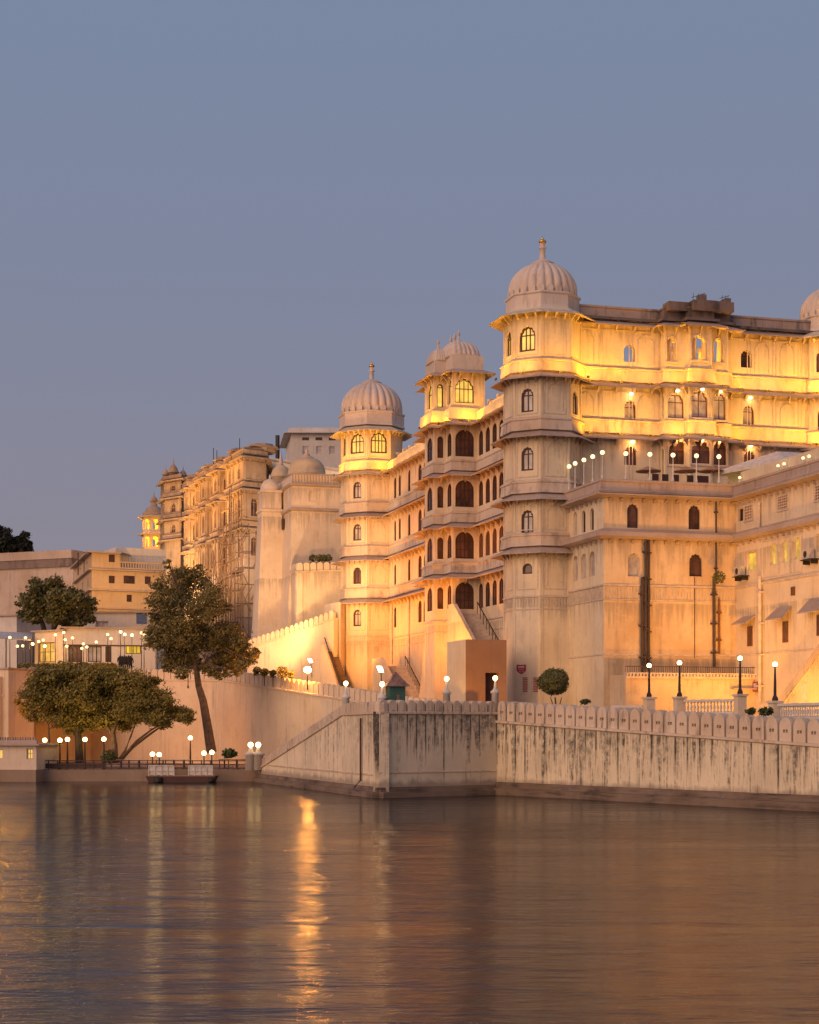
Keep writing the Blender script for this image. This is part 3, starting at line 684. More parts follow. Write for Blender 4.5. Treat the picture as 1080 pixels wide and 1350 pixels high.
# brown gatehouse
G0 = at(614, 117.5); G1 = at(668, 118.4); L, fr = frame(G0, G1)
root = thing('gatehouse', (*G0, 3.1), 'plain brown flat-roofed gatehouse with a dark doorway beside the tallest tower', 'building')
gu = hit(640, G0, G1)[0]; gv = hit(658, G0, G1)[0]
m = MB(); wall(m, fr, 0, L, 3.1, hz(843, 117.6), [((gu+gv)/2, gv-gu, 3.1, hz(887, 118), 'rect')], .6)
zt = hz(843, 117.6); m.quad(fr(0, 0, zt), fr(L, 0, zt), fr(L, -3, zt), fr(0, -3, zt)); m.build('wall', 'brown_plaster', root); MB().quad(fr(0, 0, 3.1), fr(0, 0, zt), fr(0, -4, zt), fr(0, -4, 3.1)).build('side_wall', 'wing_plaster', root)
m = MB(); m.fbox(fr, 0, L, -.62, -.60, 3.1, hz(887, 118)+.2); m.build('door', 'wood', root)
# small dark stair left of the left tower
b0 = at(424, 160.5); b1 = at(452, 158.5)
root = thing('dark_stair', (*b0, 5), 'narrow dark stair climbing leftwards at the foot of the left domed tower', 'staircase'); L, fr = frame(b0, b1)
m = MB(); N = 16
for i in range(N): m.fbox(fr, L*(.15+.75*i/N), L*(.15+.75*(i+1)/N), -1.5, 0, 5, 11.2-(11.2-7.2)*i/N)
m.build('steps', 'plinth_stone', root)
m = MB(); P = [(0, 5), (L*.95, 5), (L*.95, 7.3), (L*.18, 11.9), (0, 11.9)]
m.add([fr(u, .0, z) for u, z in P]+[fr(u, .22, z) for u, z in P], [tuple(range(5)), tuple(range(5, 10))[::-1]]+[(i, (i+1) % 5, 5+(i+1) % 5, 5+i) for i in range(5)]); m.build('side_wall', 'ramp_plaster', root)
m = MB(); m.tube([fr(L*.18, .1, 12.5), fr(L*.95, .1, 7.9)], .06); m.build('handrail', 'iron', root)
# blocks between the lit ramp wall and the tower
c0 = at(437, 162.5); c1 = at(449, 161)
tag(MB().prism([c0, c1, (c1[0]+2, c1[1]+3), (c0[0], c0[1]+3)], 5, 15.9).build('wall_block', 'ramp_plaster'), 'plain square pier closing the lit ramp wall against the left domed tower', 'pier')
# ================================================================ upper main facade
YM = 116.3
def xM(px, Y=YM): return onY(px, Y)[0]
xa, xb, xc, xd = xM(871), xM(904, YM-.8), xM(939, YM-1.5), xM(960, YM-.8)
mp = [(45.3, YM), (xa, YM), (xa, YM-.8), (xb, YM-.8), (xb, YM-1.5), (xc, YM-1.5), (xc, YM-.8), (xd, YM-.8), (xd, YM), (66.0, YM)]
ME = [33.9, 29.4, 25.6]
root = thing('upper_palace', (55, YM, 19.9), 'yellow floodlit upper palace facade with stepped central bay and dark stained parapet', 'building')
def sg(i): return (mp[i], mp[i+1])
OW = ('orange_wood', 'pane_pale', 2, 1); DW = ('wood', 'pane_brown', 2, 1)
mo = {2: {0: [pop(sg(0), 822.5, 838, 454, 477, 'cusp')], 3: [pop(sg(2), 878.5, 892, 445, 476, 'cusp')], 5: [pop(sg(4), 911, 932, 442, 474, 'cusp')], 7: [pop(sg(6), 942, 953, 447, 477, 'cusp')], 9: [pop(sg(9) if len(mp) > 10 else (mp[8], mp[9]), 977, 992, 461, 484.6, 'cusp', 'wood', 'pane_dark', 1, 1)]},
      1: {0: [pop(sg(0), 823.5, 839, 528, 556, 'cusp', *OW)], 2: [(.4, .35, 26.9, 28.6, 'round', *OW)], 3: [pop(sg(2), 881, 902.5, 518, 551, 'cusp', *OW)], 5: [pop(sg(4), 911, 934, 515, 550, 'cusp', *OW)], 7: [pop(sg(6), 941.5, 957.5, 518, 553, 'cusp', *OW)], 9: [pop((mp[8], mp[9]), 980, 995, 534, 560, 'cusp', *OW)]},
      0: {0: [pop(sg(0), 823.5, 840, 588, 613, 'cusp', *DW)], 2: [(.4, .35, 22.6, 24.6, 'round', *DW)], 3: [pop(sg(2), 882, 907, 580, 612, 'cusp', *DW)], 5: [pop(sg(4), 912, 937, 580, 611, 'cusp', *DW)], 7: [pop(sg(6), 941, 958.5, 581, 613, 'cusp', *DW)], 9: [pop((mp[8], mp[9]), 981, 996, 594, 614, 'cusp', *DW)]}}
for st in mo: mo[st] = {{0: 0, 2: 1, 3: 2, 5: 4, 7: 6, 9: 8}[k]: v for k, v in mo[st].items()}
wm_ = MB(); tm = MB(); zl = [19.9, 25.6, 29.4, 33.9]; wins = []
for i in range(9):
    L, fr = frame(mp[i], mp[i+1])
    for st in range(3):
        o = mo[st].get(i, []); wall(wm_, fr, 0, L, zl[st], zl[st+1]-.1, o, .5 if st == 2 else .25)
        if st == 2:
            fb = (lambda f: (lambda u, v, z: f(u, v-.52, z)))(fr); wall(wm_, fb, 0, L, zl[st], zl[st+1]-.1, [q[:5] for q in o], .01)
        wins += [(fr, q, .5 if st == 2 else .25) for q in o if len(q) > 5]
        if L > 3:
            k = max(2, round(L/2.35)); 
            for j in range(k):
                tm.cut(); trim(tm, fr, L*j/k+.1, L*(j+1)/k-.1, zl[st]+1.15, zl[st+1]-.65, .06, .04)
                cu = L*(j+.5)/k
                if not any(abs(q[0]-cu) < 1.2 for q in o):
                    P = outline('cusp', L/k*.55, zl[st]+1.35, zl[st+1]-.85)
                    for a_, b_ in zip(P, P[1:]): tm.tube([fr(cu+a_[0], .02, a_[1]), fr(cu+b_[0], .02, b_[1])], .025, 4)
        elif L > 1:
            wm_.fbox(fr, .003, .14, .003, .06, zl[st]+1, zl[st+1]-.5).fbox(fr, L-.14, L-.003, .003, .06, zl[st]+1, zl[st+1]-.5)
            for q in o:
                tm.cut(); P = outline('cusp', q[1]+.22, q[2]-.05, q[3]+.12)
                for a_, b_ in zip(P, P[1:]): tm.tube([fr(q[0]+a_[0], .02, a_[1]), fr(q[0]+b_[0], .02, b_[1])], .035, 4)
                tm.fbox(fr, q[0]-q[1]/2-.15, q[0]+q[1]/2+.15, .003, .12, q[2]-.2, q[2]-.06)
wm_.build('wall', 'palace_plaster', root); tm.build_each('moulding', 'trim_plaster', root)
for fr, q, dpt in wins: window(root, fr, q, dpt, *q[5:9], t=.1)
for i, e in enumerate(ME):
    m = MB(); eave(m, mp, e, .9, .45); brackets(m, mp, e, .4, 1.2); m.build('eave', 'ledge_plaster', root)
    if i:
        m = MB(); m.sweep(mp, [(-.05, e+.02), (.24, e+.02), (.16, e+.85), (.24, e+.9), (.24, e+1.0), (.02, e+1.1), (-.05, e+1.1)]); m.build('plinth_band', 'band_plaster', root)
PQ = [(-.45, 33.95), (.12, 33.95), (.12, 34.72), (.2, 34.76), (.2, 34.9), (-.45, 34.9)]
for q, mt in ((mp[:2], 'stained_parapet'), (mp[1:9], 'dark_parapet'), (mp[8:], 'stained_parapet')): MB().sweep(q, PQ).build('parapet', mt, root)
m = MB(); m.sweep(mp, [(.13, 33.9), (.42, 33.88), (.42, 34.08), (.13, 34.1)]); m.build('parapet_ledge', 'dark_parapet', root)
# broken masonry lumps and aerials over the bay
m = MB(); L, fr = frame((xa, YM-1.0), (xd, YM-1.0))
m.fbox(fr, 0, L*.33, -.6, .5, 34.6, 35.25).fbox(fr, L*.34, L*.98, -.6, 1.0, 34.6, 35.35).fbox(fr, L*.52, L*.62, -.5, .2, 35.36, 36.0).fbox(fr, L*.62, L*.8, -.5, .2, 35.36, 35.6).fbox(fr, L*.9, L*.99, -.6, .4, 35.36, 35.8)
m.build('roof_masonry', 'dark_parapet', root)
m = MB()
for q in (.42, .5, .56, .88, .93, .97): m.tube([fr(L*q, 0, 35.3), fr(L*q+.05, 0, 36.1)], .02, 4)
m.tube([fr(L*.40, 0, 35.75), fr(L*.62, 0, 36.15)], .02, 4).tube([fr(L*.85, 0, 35.85), fr(L, 0, 36.1)], .02, 4); m.build('aerial', 'iron', root)
# lit loggia interior: floor lamps
for px, Z_, e_ in ((885, 127.5, 160), (920, 127, 420), (948, 128, 160)):
    x, y = at(px+1, 126); lamp_light('loggia_lamp', 'POINT', (x, YM-.2+.9, 30.9), None, e_, AMBER, .12)
m = MB(); m.prism([(xa, YM+3), (xa, YM+.55), (xd, YM+.55), (xd, YM+3)], 29.2, 29.38); m.build('loggia_floor', 'palace_plaster', root)
m = MB()
for px in (876, 896, 908, 935):
    x, y = at(px, 128); m.lathe(x, YM+2.2, [(.22, 29.4), (.16, 29.8), (.14, 32.3), (.26, 32.8)], 10)
m.build('loggia_column', 'palace_plaster', root, True)
# uplights along both ledges
hs = MB()
for lv, pw_ in ((29.4, 46), (25.6, 46)):
    for i in (0, 2, 4, 6, 8):
        L, fr = frame(mp[i], mp[i+1]); k = max(1, round(L/2.3))
        for j in range(k): uplight(root, fr, L*(j+.5)/k, lv-.2, pw_*(1+.25*sin(j*2.3+i)), .5, .85, up=1.6, house=hs)
hs.build_each('floodlight', 'iron', root)
# little lamps over the windows
wl = MB()
for (px, py, i, e_) in ((892, 516, 2, 10), (924.7, 514, 4, 10), (948, 517, 6, 10), (988, 525, 8, 10), (831, 520, 0, 10), (893.5, 579, 2, 42), (925, 578, 4, 42), (946, 580, 6, 42), (988.5, 588, 8, 42), (832.5, 583, 0, 42)):
    seg = (mp[i], mp[i+1]); u, Z_ = hit(px, *seg); L, fr = frame(*seg); z = hz(py, Z_)
    x, y, zz = fr(u, .22, z); wl.lathe(x, y, [(.02, z-.07), (.13, z-.05), (.13, z+.03), (.03, z+.09)], 10).cut()
    lamp_light('window_lamp', 'POINT', fr(u, .38, z-.22), None, e_, WARM if py < 550 else (1, .42, .12), .08)
wl.build_each('wall_lamp', 'spark_glow', root)
# ================================================================ terrace block and right wing
tp = [(44.5, 115.6), (44.5, 108.0), (54.4, 108.0), (54.4, 82)]
s0, s1, s2 = (tp[0], tp[1]), (tp[1], tp[2]), (tp[2], tp[3])
root = thing('terrace_block', (50, 108, 3.1), 'weathered three-storey block with a roof terrace, drainpipes and stained ledges, right of the tallest tower', 'building')
PD = ('wood', 'pane_dark', 1, 0); PB = ('wood', 'pane_brown', 2, 1); PY = ('trim_plaster', 'pane_pale', 1, 1)
zl = [3.1, 17.0, 19.9]
tops = {0: [pop(s0, 756, 761, 675, 706, 'round', 'trim_plaster', 'pane_pale', 1, 1), pop(s0, 767, 772, 673, 702, 'round', *PD), pop(s0, 778, 783, 670, 699, 'round', *PD)],
        1: [pop(s1, 827, 842, 664, 696, 'cusp', *PD), pop(s1, 908, 923.5, 666, 698, 'cusp', *PD)], 2: [pop(s2, 973.5, 980, 671, 687, 'rect', *PD)]}
lows = {0: [pop(s0, 756, 762, 733, 766, 'round', *PY), pop(s0, 766.5, 773, 730, 763, 'round', *PY), pop(s0, 777, 784.5, 727, 760, 'round', *PY)],
        1: [pop(s1, 828, 843.5, 729, 760, 'cusp', 'trim_plaster', 'pane_pale', 1, 0), pop(s1, 909, 926, 730, 760, 'cusp', *PD)],
        2: [pop(s2, 985, 997, 728, 751, 'rect', 'white_paint', 'pane_room', 2, 0), pop(s2, 1015.5, 1024, 716, 744, 'round', 'white_paint', 'pane_room', 2, 0), pop(s2, 1031, 1039.5, 712, 741, 'round', 'white_paint', 'pane_room', 2, 0), pop(s2, 1046.5, 1055.5, 708, 737, 'round', 'white_paint', 'pane_room', 2, 0), pop(s2, 1077, 1090, 703, 727, 'rect', 'white_paint', 'pane_dark', 2, 0)]}
ua = pop(s2, 985.5, 992, 709, 714, 'round')
for i, sgm in enumerate((s0, s1, s2)):
    L, fr = frame(*sgm); m = MB()
    wall(m, fr, 0, L, 3.1, 17.0, lows[i], .25); wall(m, fr, 0, L, 17.0, 20.0, tops[i], .3)
    m.build('wall', 'palace_plaster' if i == 0 else ('yellow_plaster' if i == 1 else 'wing_plaster'), root)
    for o in lows[i]+tops[i]: window(root, fr, o, .23, *o[5:9], t=.06)
MB().prism([(54.6, 82.0), (70, 82.0), (70, 116.4), (66, 116.4), (66, 82.4), (54.6, 82.4)], 3.1, 19.5).build('rear_wall', 'wing_plaster', root)
m = MB(); m.prism([(44.5, 116.6), (44.55, 108.05), (54.45, 108.05), (54.45, 82), (70, 82), (70, 116.6)], 19.5, 19.88); m.build('terrace_floor', 'ledge_plaster', root)
m = MB(); m.sweep(tp, [(-.3, 20.0), (.45, 20.0), (.5, 20.15), (.38, 20.25), (.38, 20.7), (.46, 20.76), (.46, 20.9), (.05, 20.98), (-.3, 20.98)]); m.build('parapet', 'ledge_plaster', root)
m = MB(); m.sweep(tp, [(-.05, 19.99), (.75, 19.92), (.75, 19.84), (-.05, 19.65)]); brackets(m, tp, 20.0, .35, .8, h=.28); m.build('eave', 'ledge_plaster', root)
m = MB(); m.sweep(tp, [(-.05, 17.65), (.55, 17.35), (.6, 17.05), (.35, 16.9), (-.05, 16.85)]); brackets(m, tp, 17.2, .35, .8, h=.3); m.build('ledge', 'ledge_plaster', root)
m = MB(); m.sweep(tp, [(-.05, 13.85), (.1, 13.82), (.1, 13.7), (-.05, 13.65)]); m.cut(); m.sweep(tp[:3], [(-.05, 12.85), (.07, 12.83), (.07, 12.75), (-.05, 12.7)])
for sgm in (s0, s1):
    L, fr = frame(*sgm); k = int(L/.22)
    for j in range(k): m.fbox(fr, L*(j+.5)/k-.03, L*(j+.5)/k+.03, .002, .05, 12.86, 13.64)
m.sweep(tp, [(-.02, 9.08), (.05, 9.07), (.05, 8.98), (-.02, 8.96)])
L, fr = frame(*s2)
for a_, b_ in ((1005, 1028), (1028, 1043), (1043, 1059)):
    u0 = hit(a_, *s2)[0]; u1 = hit(b_, *s2)[0]; m.cut(); trim(m, fr, u0+.05, u1-.05, 13.95, 16.6, .09, .06)
m.build_each('moulding', 'trim_plaster', root)
# jali screens
for (xl, xr, yt, yb) in ((982, 993, 667, 686), (1026, 1039, 654, 672), (1075, 1090, 640, 659)):
    o = pop(s2, xl, xr, yt, yb, 'rect'); u, w, za, zb_ = o[:4]; m = MB(); trim(m, fr, u-w/2-.08, u+w/2+.08, za-.08, zb_+.08, .08, .07)
    k = 5
    for i in range(k):
        m.fbox(fr, u-w/2+w*i/k+.02, u-w/2+w*i/k+.08, .02, .05, za, zb_); m.fbox(fr, u-w/2, u+w/2, .015, .045, za+(zb_-za)*i/k+.02, za+(zb_-za)*i/k+.08)
    j = m.build('jali_screen', 'trim_plaster', root); MB().fbox(fr, u-w/2, u+w/2, .002, .012, za, zb_).build('backing', 'orange_wood', j)
# vents and slot windows, hoods
def slot(root, seg, xl, xr, yt, yb, hood=None):
    o = pop(seg, xl, xr, yt, yb, 'rect'); L, fr = frame(*seg); u, w, za, zb_ = o[:4]
    f = MB(); f.fbox(fr, u-w/2-.07, u+w/2+.07, .003, .05, za-.1, za-.02).fbox(fr, u-w/2-.07, u-w/2, .003, .04, za-.02, zb_).fbox(fr, u+w/2, u+w/2+.07, .003, .04, za-.02, zb_).fbox(fr, u-w/2-.07, u+w/2+.07, .003, .04, zb_, zb_+.07)
    win = f.build('window', 'orange_wood', root); MB().fbox(fr, u-w/2, u+w/2, .004, .012, za-.01, zb_).build('pane', 'pane_brown', win)
    if hood:
        hw, hh = hood; z = zb_+.25
        MB().add([fr(u-hw, .003, z+hh), fr(u+hw*.7, .003, z+hh), fr(u+hw, .9, z), fr(u-hw, .9, z), fr(u-hw, .003, z+hh-.1), fr(u+hw*.7, .003, z+hh-.1), fr(u+hw, .9, z-.07), fr(u-hw, .9, z-.07)],
                 [(0, 3, 2, 1), (4, 5, 6, 7), (3, 7, 6, 2), (0, 4, 7, 3), (1, 2, 6, 5)]).build('window_hood', 'ledge_plaster', root)
slot(root, s2, 986.5, 992, 827, 850, (1.1, .55)); slot(root, s2, 1033, 1039, 821, 845, (1.2, .8)); slot(root, s2, 1078, 1084, 812, 836, (1.3, .9)); slot(root, s2, 1044, 1048, 775, 783)
o = pop(s2, 985, 992, 709, 714, 'round')
L, fr = frame(*s2); MB().quad(*[fr(o[0]+x, .006, z) for x, z in outline('round', o[1], o[2], o[3])]).build('vent', 'pane_dark', root)
# balcony-like upper railing of the right wing with white lamp posts: translucent screen built as a plain low wall
u0 = hit(975, *s2)[0]; m = MB(); m.fbox(fr, u0, 25, -.25, -.1, 20.99, 21.75); m.build('railing_screen', 'palace_plaster', root)
# pipes (separate things)
def pipe(label, seg, px, y0, y1, r=.1, v=.2, mat='pipe_iron', clamps=True):
    L, fr = frame(*seg); u, Z_ = hit(px, *seg); za, zb_ = hz(y1, Z_), hz(y0, Z_)
    rt = thing('drain_pipe', fr(u, v, za), label, 'pipe'); MB().tube([fr(u, v, zb_), fr(u, v, (za+zb_)/2), fr(u, v, za)], r, 8).build('pipe', mat, rt)
    if clamps:
        m = MB(); k = max(2, int((zb_-za)/1.7))
        for j in range(k): z = za+(zb_-za)*(j+.5)/k; m.fbox(fr, u-r*1.9, u+r*1.9, .01, v+r*1.3, z-.05, z+.05).cut()
        m.build_each('clamp', mat, rt)
pipe('left pipe of the thick black drainpipe cluster on the terrace block', s1, 845, 762, 888, .1, .22)
pipe('middle pipe of the thick black drainpipe cluster on the terrace block, tallest', s1, 849.5, 711, 880, .1, .26)
pipe('right pipe of the thick black drainpipe cluster on the terrace block', s1, 854, 712, 885, .09, .2)
pipe('dark drainpipe from the parapet down the right side of the terrace block', s1, 943, 657, 768, .06, .16)
pipe('dark branching drainpipe low on the right side of the terrace block', s1, 940, 765, 880, .11, .2)
pipe('short reddish pipe beside the branching drainpipe', s1, 947, 790, 862, .08, .16, 'orange_wood')
pipe('thin cable pipe down the middle of the terrace block', s1, 915.5, 761, 868, .025, .06, 'pipe_iron', False)
pipe('yellow-lit pale downpipe on the right wing wall', s2, 1005.5, 760, 925, .12, .2, 'trim_plaster')
pipe('short pale pipe under the terrace of the right wing', s2, 1004, 662, 696, .09, .16, 'trim_plaster', False)
# shrub growing from the pipe
def leafball(mb, c, r, n, sz, flat=1.0):
    for _ in range(n):
        while True:
            p = Vector((random.uniform(-1, 1), random.uniform(-1, 1), random.uniform(-1, 1)))
            if .15 < p.length < 1: break
        p = Vector((c[0]+p.x*r, c[1]+p.y*r, c[2]+p.z*r*flat)); d = Vector((random.gauss(0, 1), random.gauss(0, 1), random.gauss(0, 1))).normalized(); e = d.orthogonal().normalized(); g = d.cross(e)
        s = sz*random.uniform(.6, 1.3); e = e*s; g = g*s*.55
        mb.add([p-e, p+g, p+e, p-g], [(0, 1, 2, 3)])
def leafmat(name, a, b_, sc=1.1):
    n = NT(name); v = n.noise(n.pos(), sc, 5, .7); w = n.noise(n.pos(), 9, 2); c = n.mix(n.mr(v, .38, .62), a, b_); c = n.mix(n.mul(n.mr(w, .4, .7), .5), c, tuple(min(1, x*1.9) for x in b_)); n.L(c, n.b.inputs['Base Color']); n.b.inputs['Roughness'].default_value = .7
leafmat('leaf_dark', (.045, .052, .016), (.13, .12, .035)); leafmat('leaf_olive', (.085, .075, .018), (.27, .205, .04), .8); leafmat('leaf_far', (.006, .009, .006), (.014, .018, .009)); leafmat('leaf_green', (.03, .05, .015), (.07, .09, .025))
plain('bark', (.17, .11, .07), .9, vary=.4); plain('bark_dark', (.07, .05, .035), .9, vary=.4)
x, y = at(945, 116.8); m = MB(); leafball(m, (x, y-.4, hz(762, 116.8)), .45, 160, .12); tag(m.build('wall_plant', 'leaf_dark'), 'small shrub sprouting from the drainpipe on the terrace block', 'plant')
# air conditioners
for (px, py, lab) in ((981, 759, 'air conditioner unit below the single square window of the right wing'), (1072, 737, 'air conditioner unit near the right edge of the picture, on the right wing')):
    L, fr = frame(*s2); u, Z_ = hit(px, *s2); z = hz(py, Z_); r_ = thing('air_conditioner', fr(u, .3, z-.1), lab, 'air conditioner')
    MB().fbox(fr, u-.45, u+.4, .12, .5, z, z+.62).build('casing', 'ac_metal', r_)
    x, y, zz = fr(u-.1, .51, z+.3)
    m = MB(); P = [fr(u-.12+.22*cos(k*pi/8), .505, z+.3+.22*sin(k*pi/8)) for k in range(16)]; m.quad(*P); m.build('fan_grille', 'iron', r_)
    MB().fbox(fr, u-.6, u+.9, .05, .6, z-.1, z-.04).fbox(fr, u-.4, u-.35, .01, .5, z-.35, z-.1).fbox(fr, u+.6, u+.65, .01, .5, z-.35, z-.1).build('bracket', 'iron', r_)
# lower annex in front of the block
YA = 105.2
root = thing('annex', (50, YA, 3.1), 'low yellow-lit annex with a beaded cornice and iron railing against the terrace block', 'building')
xl = onY(825, YA)[0]; xr_ = onY(996, YA)[0]; Lz = hz(890, onY(900, YA)[1]); L = xr_-xl; fr = lambda u, v, z: (xl+u, YA-v, z)
m = MB(); m.box(xl, xr_, YA, 107.98, 3.1, Lz); m.build('wall', 'yellow_plaster', root)
m = MB(); m.fbox(fr, -.05, L+.05, .003, .16, Lz-.25, Lz-.1).fbox(fr, -.05, L+.05, .003, .12, Lz+.06, Lz+.14)
k = int(L/.24)
for j in range(k): m.fbox(fr, L*j/k, L*j/k+.12, .003, .14, Lz-.1, Lz+.06)
m.build('cornice', 'trim_plaster', root)
m = MB(); k = int(L/.16)
for j in range(k+1): m.fbox(fr, L*j/k-.012, L*j/k+.012, -.05, -.02, Lz+.14, Lz+.55)
m.fbox(fr, 0, L, -.06, -.01, Lz+.53, Lz+.58); m.build('railing', 'pipe_iron', root)
m = MB(); u = hit(997, (xl, YA), (xr_, YA))[0]; m.fbox(fr, L-1.9, L+.1, .18, .7, Lz-.95, Lz-.87); m.build('awning', 'ledge_plaster', root)
# red notice and green patch of stained wall skipped; sloping ramp at right edge
X2 = 52.7; y0, Z0 = onX(1024, X2); y1, Z1 = onX(1090, X2); zt0, zt1 = hz(926, Z0), hz(838, Z1)
root = thing('side_ramp', (X2, y0, 3.1), 'sloping staircase parapet lit bright yellow at the right edge, below the right wing', 'staircase')
m = MB(); P = [(y0, 3.1), (y1, 3.1), (y1, zt1-.95), (y0, zt0-.95)]; m.add([(xx, y, z) for xx in (X2, 54.35) for y, z in P], [(0, 1, 2, 3), (7, 6, 5, 4), (3, 2, 6, 7), (1, 5, 6, 2), (0, 3, 7, 4)]); m.build('side_wall', 'yellow_plaster', root)
m = MB(); P = [(y0, zt0-.6), (y1, zt1-.6), (y1, zt1), (y0, zt0)]; m.add([(xx, y, z) for xx in (X2-.1, X2+.2) for y, z in P], [(0, 1, 2, 3), (7, 6, 5, 4), (3, 2, 6, 7), (1, 5, 6, 2), (0, 3, 7, 4), (0, 4, 5, 1)]); m.build('parapet', 'ledge_plaster', root)
m = MB(); P = [(y0, zt0-1.0), (y1, zt1-1.0), (y1, zt1-.62), (y0, zt0-.62)]; m.add([(xx, y, z) for xx in (X2-.03, X2+.19) for y, z in P], [(0, 1, 2, 3), (7, 6, 5, 4), (1, 5, 6, 2), (0, 3, 7, 4), (0, 4, 5, 1)])
k = 26
for j in range(k): y = y0+(y1-y0)*(j+.5)/k; z = zt0+(zt1-zt0)*(j+.5)/k-.8; m.box(X2-.07, X2-.032, y-.04, y+.04, z-.14, z+.14)
m.build('carved_band', 'yellow_plaster', root)
dy, dZ = onX(1061, X2); m = MB(); m.box(X2-.06, X2-.003, dy-.3, dy+.3, 3.1, hz(901, dZ)); m.build('niche', 'trim_plaster', root)
lamp_light('ramp_flood', 'SPOT', (X2-2.6, onX(1080, X2)[0], 3.6), (X2, onX(1072, X2)[0], 5.2), 480, (1, .62, .06), .2, spot=120)
# red fire box
o = pop(s2, 996, 1003, 899, 912, 'rect'); L, fr = frame(*s2)
r_ = thing('fire_box', fr(o[0], 0, o[2]), 'small red box on the right wing wall beside the downpipe', 'fire box'); MB().fbox(fr, o[0]-o[1]/2, o[0]+o[1]/2, .003, .2, o[2], o[3]).build('box', 'red_paint', r_); MB().fbox(fr, o[0]-o[1]*.3, o[0]+o[1]*.3, .201, .22, o[2]+.1, o[3]-.1).build('front_glass', 'pane_pale', r_)
# ---- terrace things: white lamp posts, parasols, tent
def globe_lamp(x, y, z0, zg, label, group, pole='iron', gm='globe_white', gr=.17, pr=.035, pedestal=False, name='lamp_post'):
    gr *= .8
    r_ = thing(name, (x, y, z0), label, 'street lamp' if name == 'lamp_post' else 'lamp', group)
    MB().lathe(x, y, [(pr*3, z0), (pr*3, z0+.12), (pr*1.5, z0+.3), (pr*1.35, z0+(zg-z0)*.5), (pr*.8, zg-gr*1.2), (pr*2.2, zg-gr*1.05), (pr*2.2, zg-gr*.85)], 8).build('pole', pole, r_)
    MB().lathe(x, y, [(gr*sin(pi*k/10)+.001, zg-gr*cos(pi*k/10)) for k in range(11)], 14).build('globe', gm, r_, True)
    if pedestal:
        h = pedestal; w = .27; MB().box(x-w, x+w, y-w, y+w, z0-h, z0-.12).box(x-w-.08, x+w+.08, y-w-.08, y+w+.08, z0-.12, z0).build('pedestal', 'ramp_plaster', r_)
    return r_
tl = [(750.5, 615, 'lowest of the climbing row, touching the tallest tower'), (758.4, 611, 'second of the row climbing away from the tallest tower'), (770, 606.5, 'third of the row climbing away from the tallest tower'), (781.6, 602, 'fourth of the row, next to the terrace corner'), (794.3, 596.5, 'at the terrace corner above the block edge')]
for px, py, lab in tl:
    y, Z_ = onX(px, 44.35); globe_lamp(44.35, y, 20.95, hz(py, Z_), 'white terrace parapet lamp, '+lab, 'lamp posts on the palace terrace parapet', 'white_paint', gr=.19, pr=.03)
for i, (px, py) in enumerate(((825.3, 598), (857, 599), (887.5, 600), (918.4, 601), (948, 602))):
    x, Z_ = onY(px, 107.8); globe_lamp(x, 107.8, 20.95, hz(py, Z_), 'white lamp on the terrace front edge, %s right of the corner lamp' % ordw(i), 'lamp posts on the palace terrace parapet', 'white_paint', gr=.19, pr=.03)
for i, (px, py) in enumerate(((975.5, 632), (1026, 615.5), (1034, 613), (1059, 605), (1067, 602))):
    y, Z_ = onX(px, 54.2); globe_lamp(54.2, y, 20.95, max(hz(py, Z_), 21.3), 'small globe lamp on the right wing parapet, %s from the terrace corner' % ordw(i), 'small lamps on the right wing parapet', 'white_paint', 'globe_white', .12, .03)
for px, lab in ((855, 'flat dark parasol on the terrace, leftmost of the three'), (905, 'flat dark parasol on the terrace, middle of the three, below the big arches'), (938, 'flat dark parasol on the terrace, nearest the white tent')):
    x, Z_ = onY(px, 111); r_ = thing('parasol', (x, 111, 19.9), lab, 'parasol', 'parasols on the palace terrace'); z = hz(620, Z_)
    MB().lathe(x, 111, [(.04, 19.9), (.04, z)], 6).build('pole', 'white_paint', r_); MB().lathe(x, 111, [(.95, z-.1), (.95, z-.05), (.5, z+.1), (.03, z+.28)], 8).build('canopy', 'brown_plaster', r_)
for i, px in enumerate((866, 879, 893, 912, 924, 932)):
    x, Z_ = onY(px, 109.6); r_ = thing('terrace_chair', (x, 109.6, 19.9), 'dark chair back on the terrace behind the parapet, %s from the left' % ordw(i), 'chair', 'chairs on the palace terrace')
    MB().box(x-.24, x+.24, 109.35, 109.8, 20.9, 20.97).build('seat', 'wood', r_); MB().box(x-.24, x+.24, 109.8, 109.85, 20.97, 21.75).build('backrest', 'wood', r_); MB().box(x-.22, x-.17, 109.4, 109.45, 19.9, 20.9).box(x+.17, x+.22, 109.4, 109.45, 19.9, 20.9).box(x-.22, x-.17, 109.7, 109.75, 19.9, 20.9).box(x+.17, x+.22, 109.7, 109.75, 19.9, 20.9).build('leg', 'wood', r_)
# tent
r_ = thing('tent', (57.5, 105, 19.9), 'long white canopy tent lit from inside on the right wing terrace', 'tent')
xq = onY(952, 110)[0]; xe = 66; yf, yb = 104.5, 111.5; m = MB(); ze = 22.3; zr = 23.4
m.add([(xq+2, yf, ze), (xe, yf, ze), (xe, yb, ze), (xq, yb, ze), (xq+3.2, (yf+yb)/2, zr), (xe-1, (yf+yb)/2, zr), (xq+2, yf, ze-.25), (xe, yf, ze-.25), (xe, yb, ze-.25), (xq, yb, ze-.25)], [(0, 1, 5, 4), (1, 2, 5), (2, 3, 4, 5), (3, 0, 4), (0, 6, 7, 1), (1, 7, 8, 2), (2, 8, 9, 3), (3, 9, 6, 0)])
m.build('canopy', 'canvas', r_); m = MB()
for px_, py_ in ((xq+2, yf), (xe, yf), (xq+.1, yb-.1), (xe, yb), (59, yf), (62, yf)): m.box(px_-.04, px_+.04, py_-.04, py_+.04, 19.9, ze).cut()
m.build_each('pole', 'white_paint', r_)
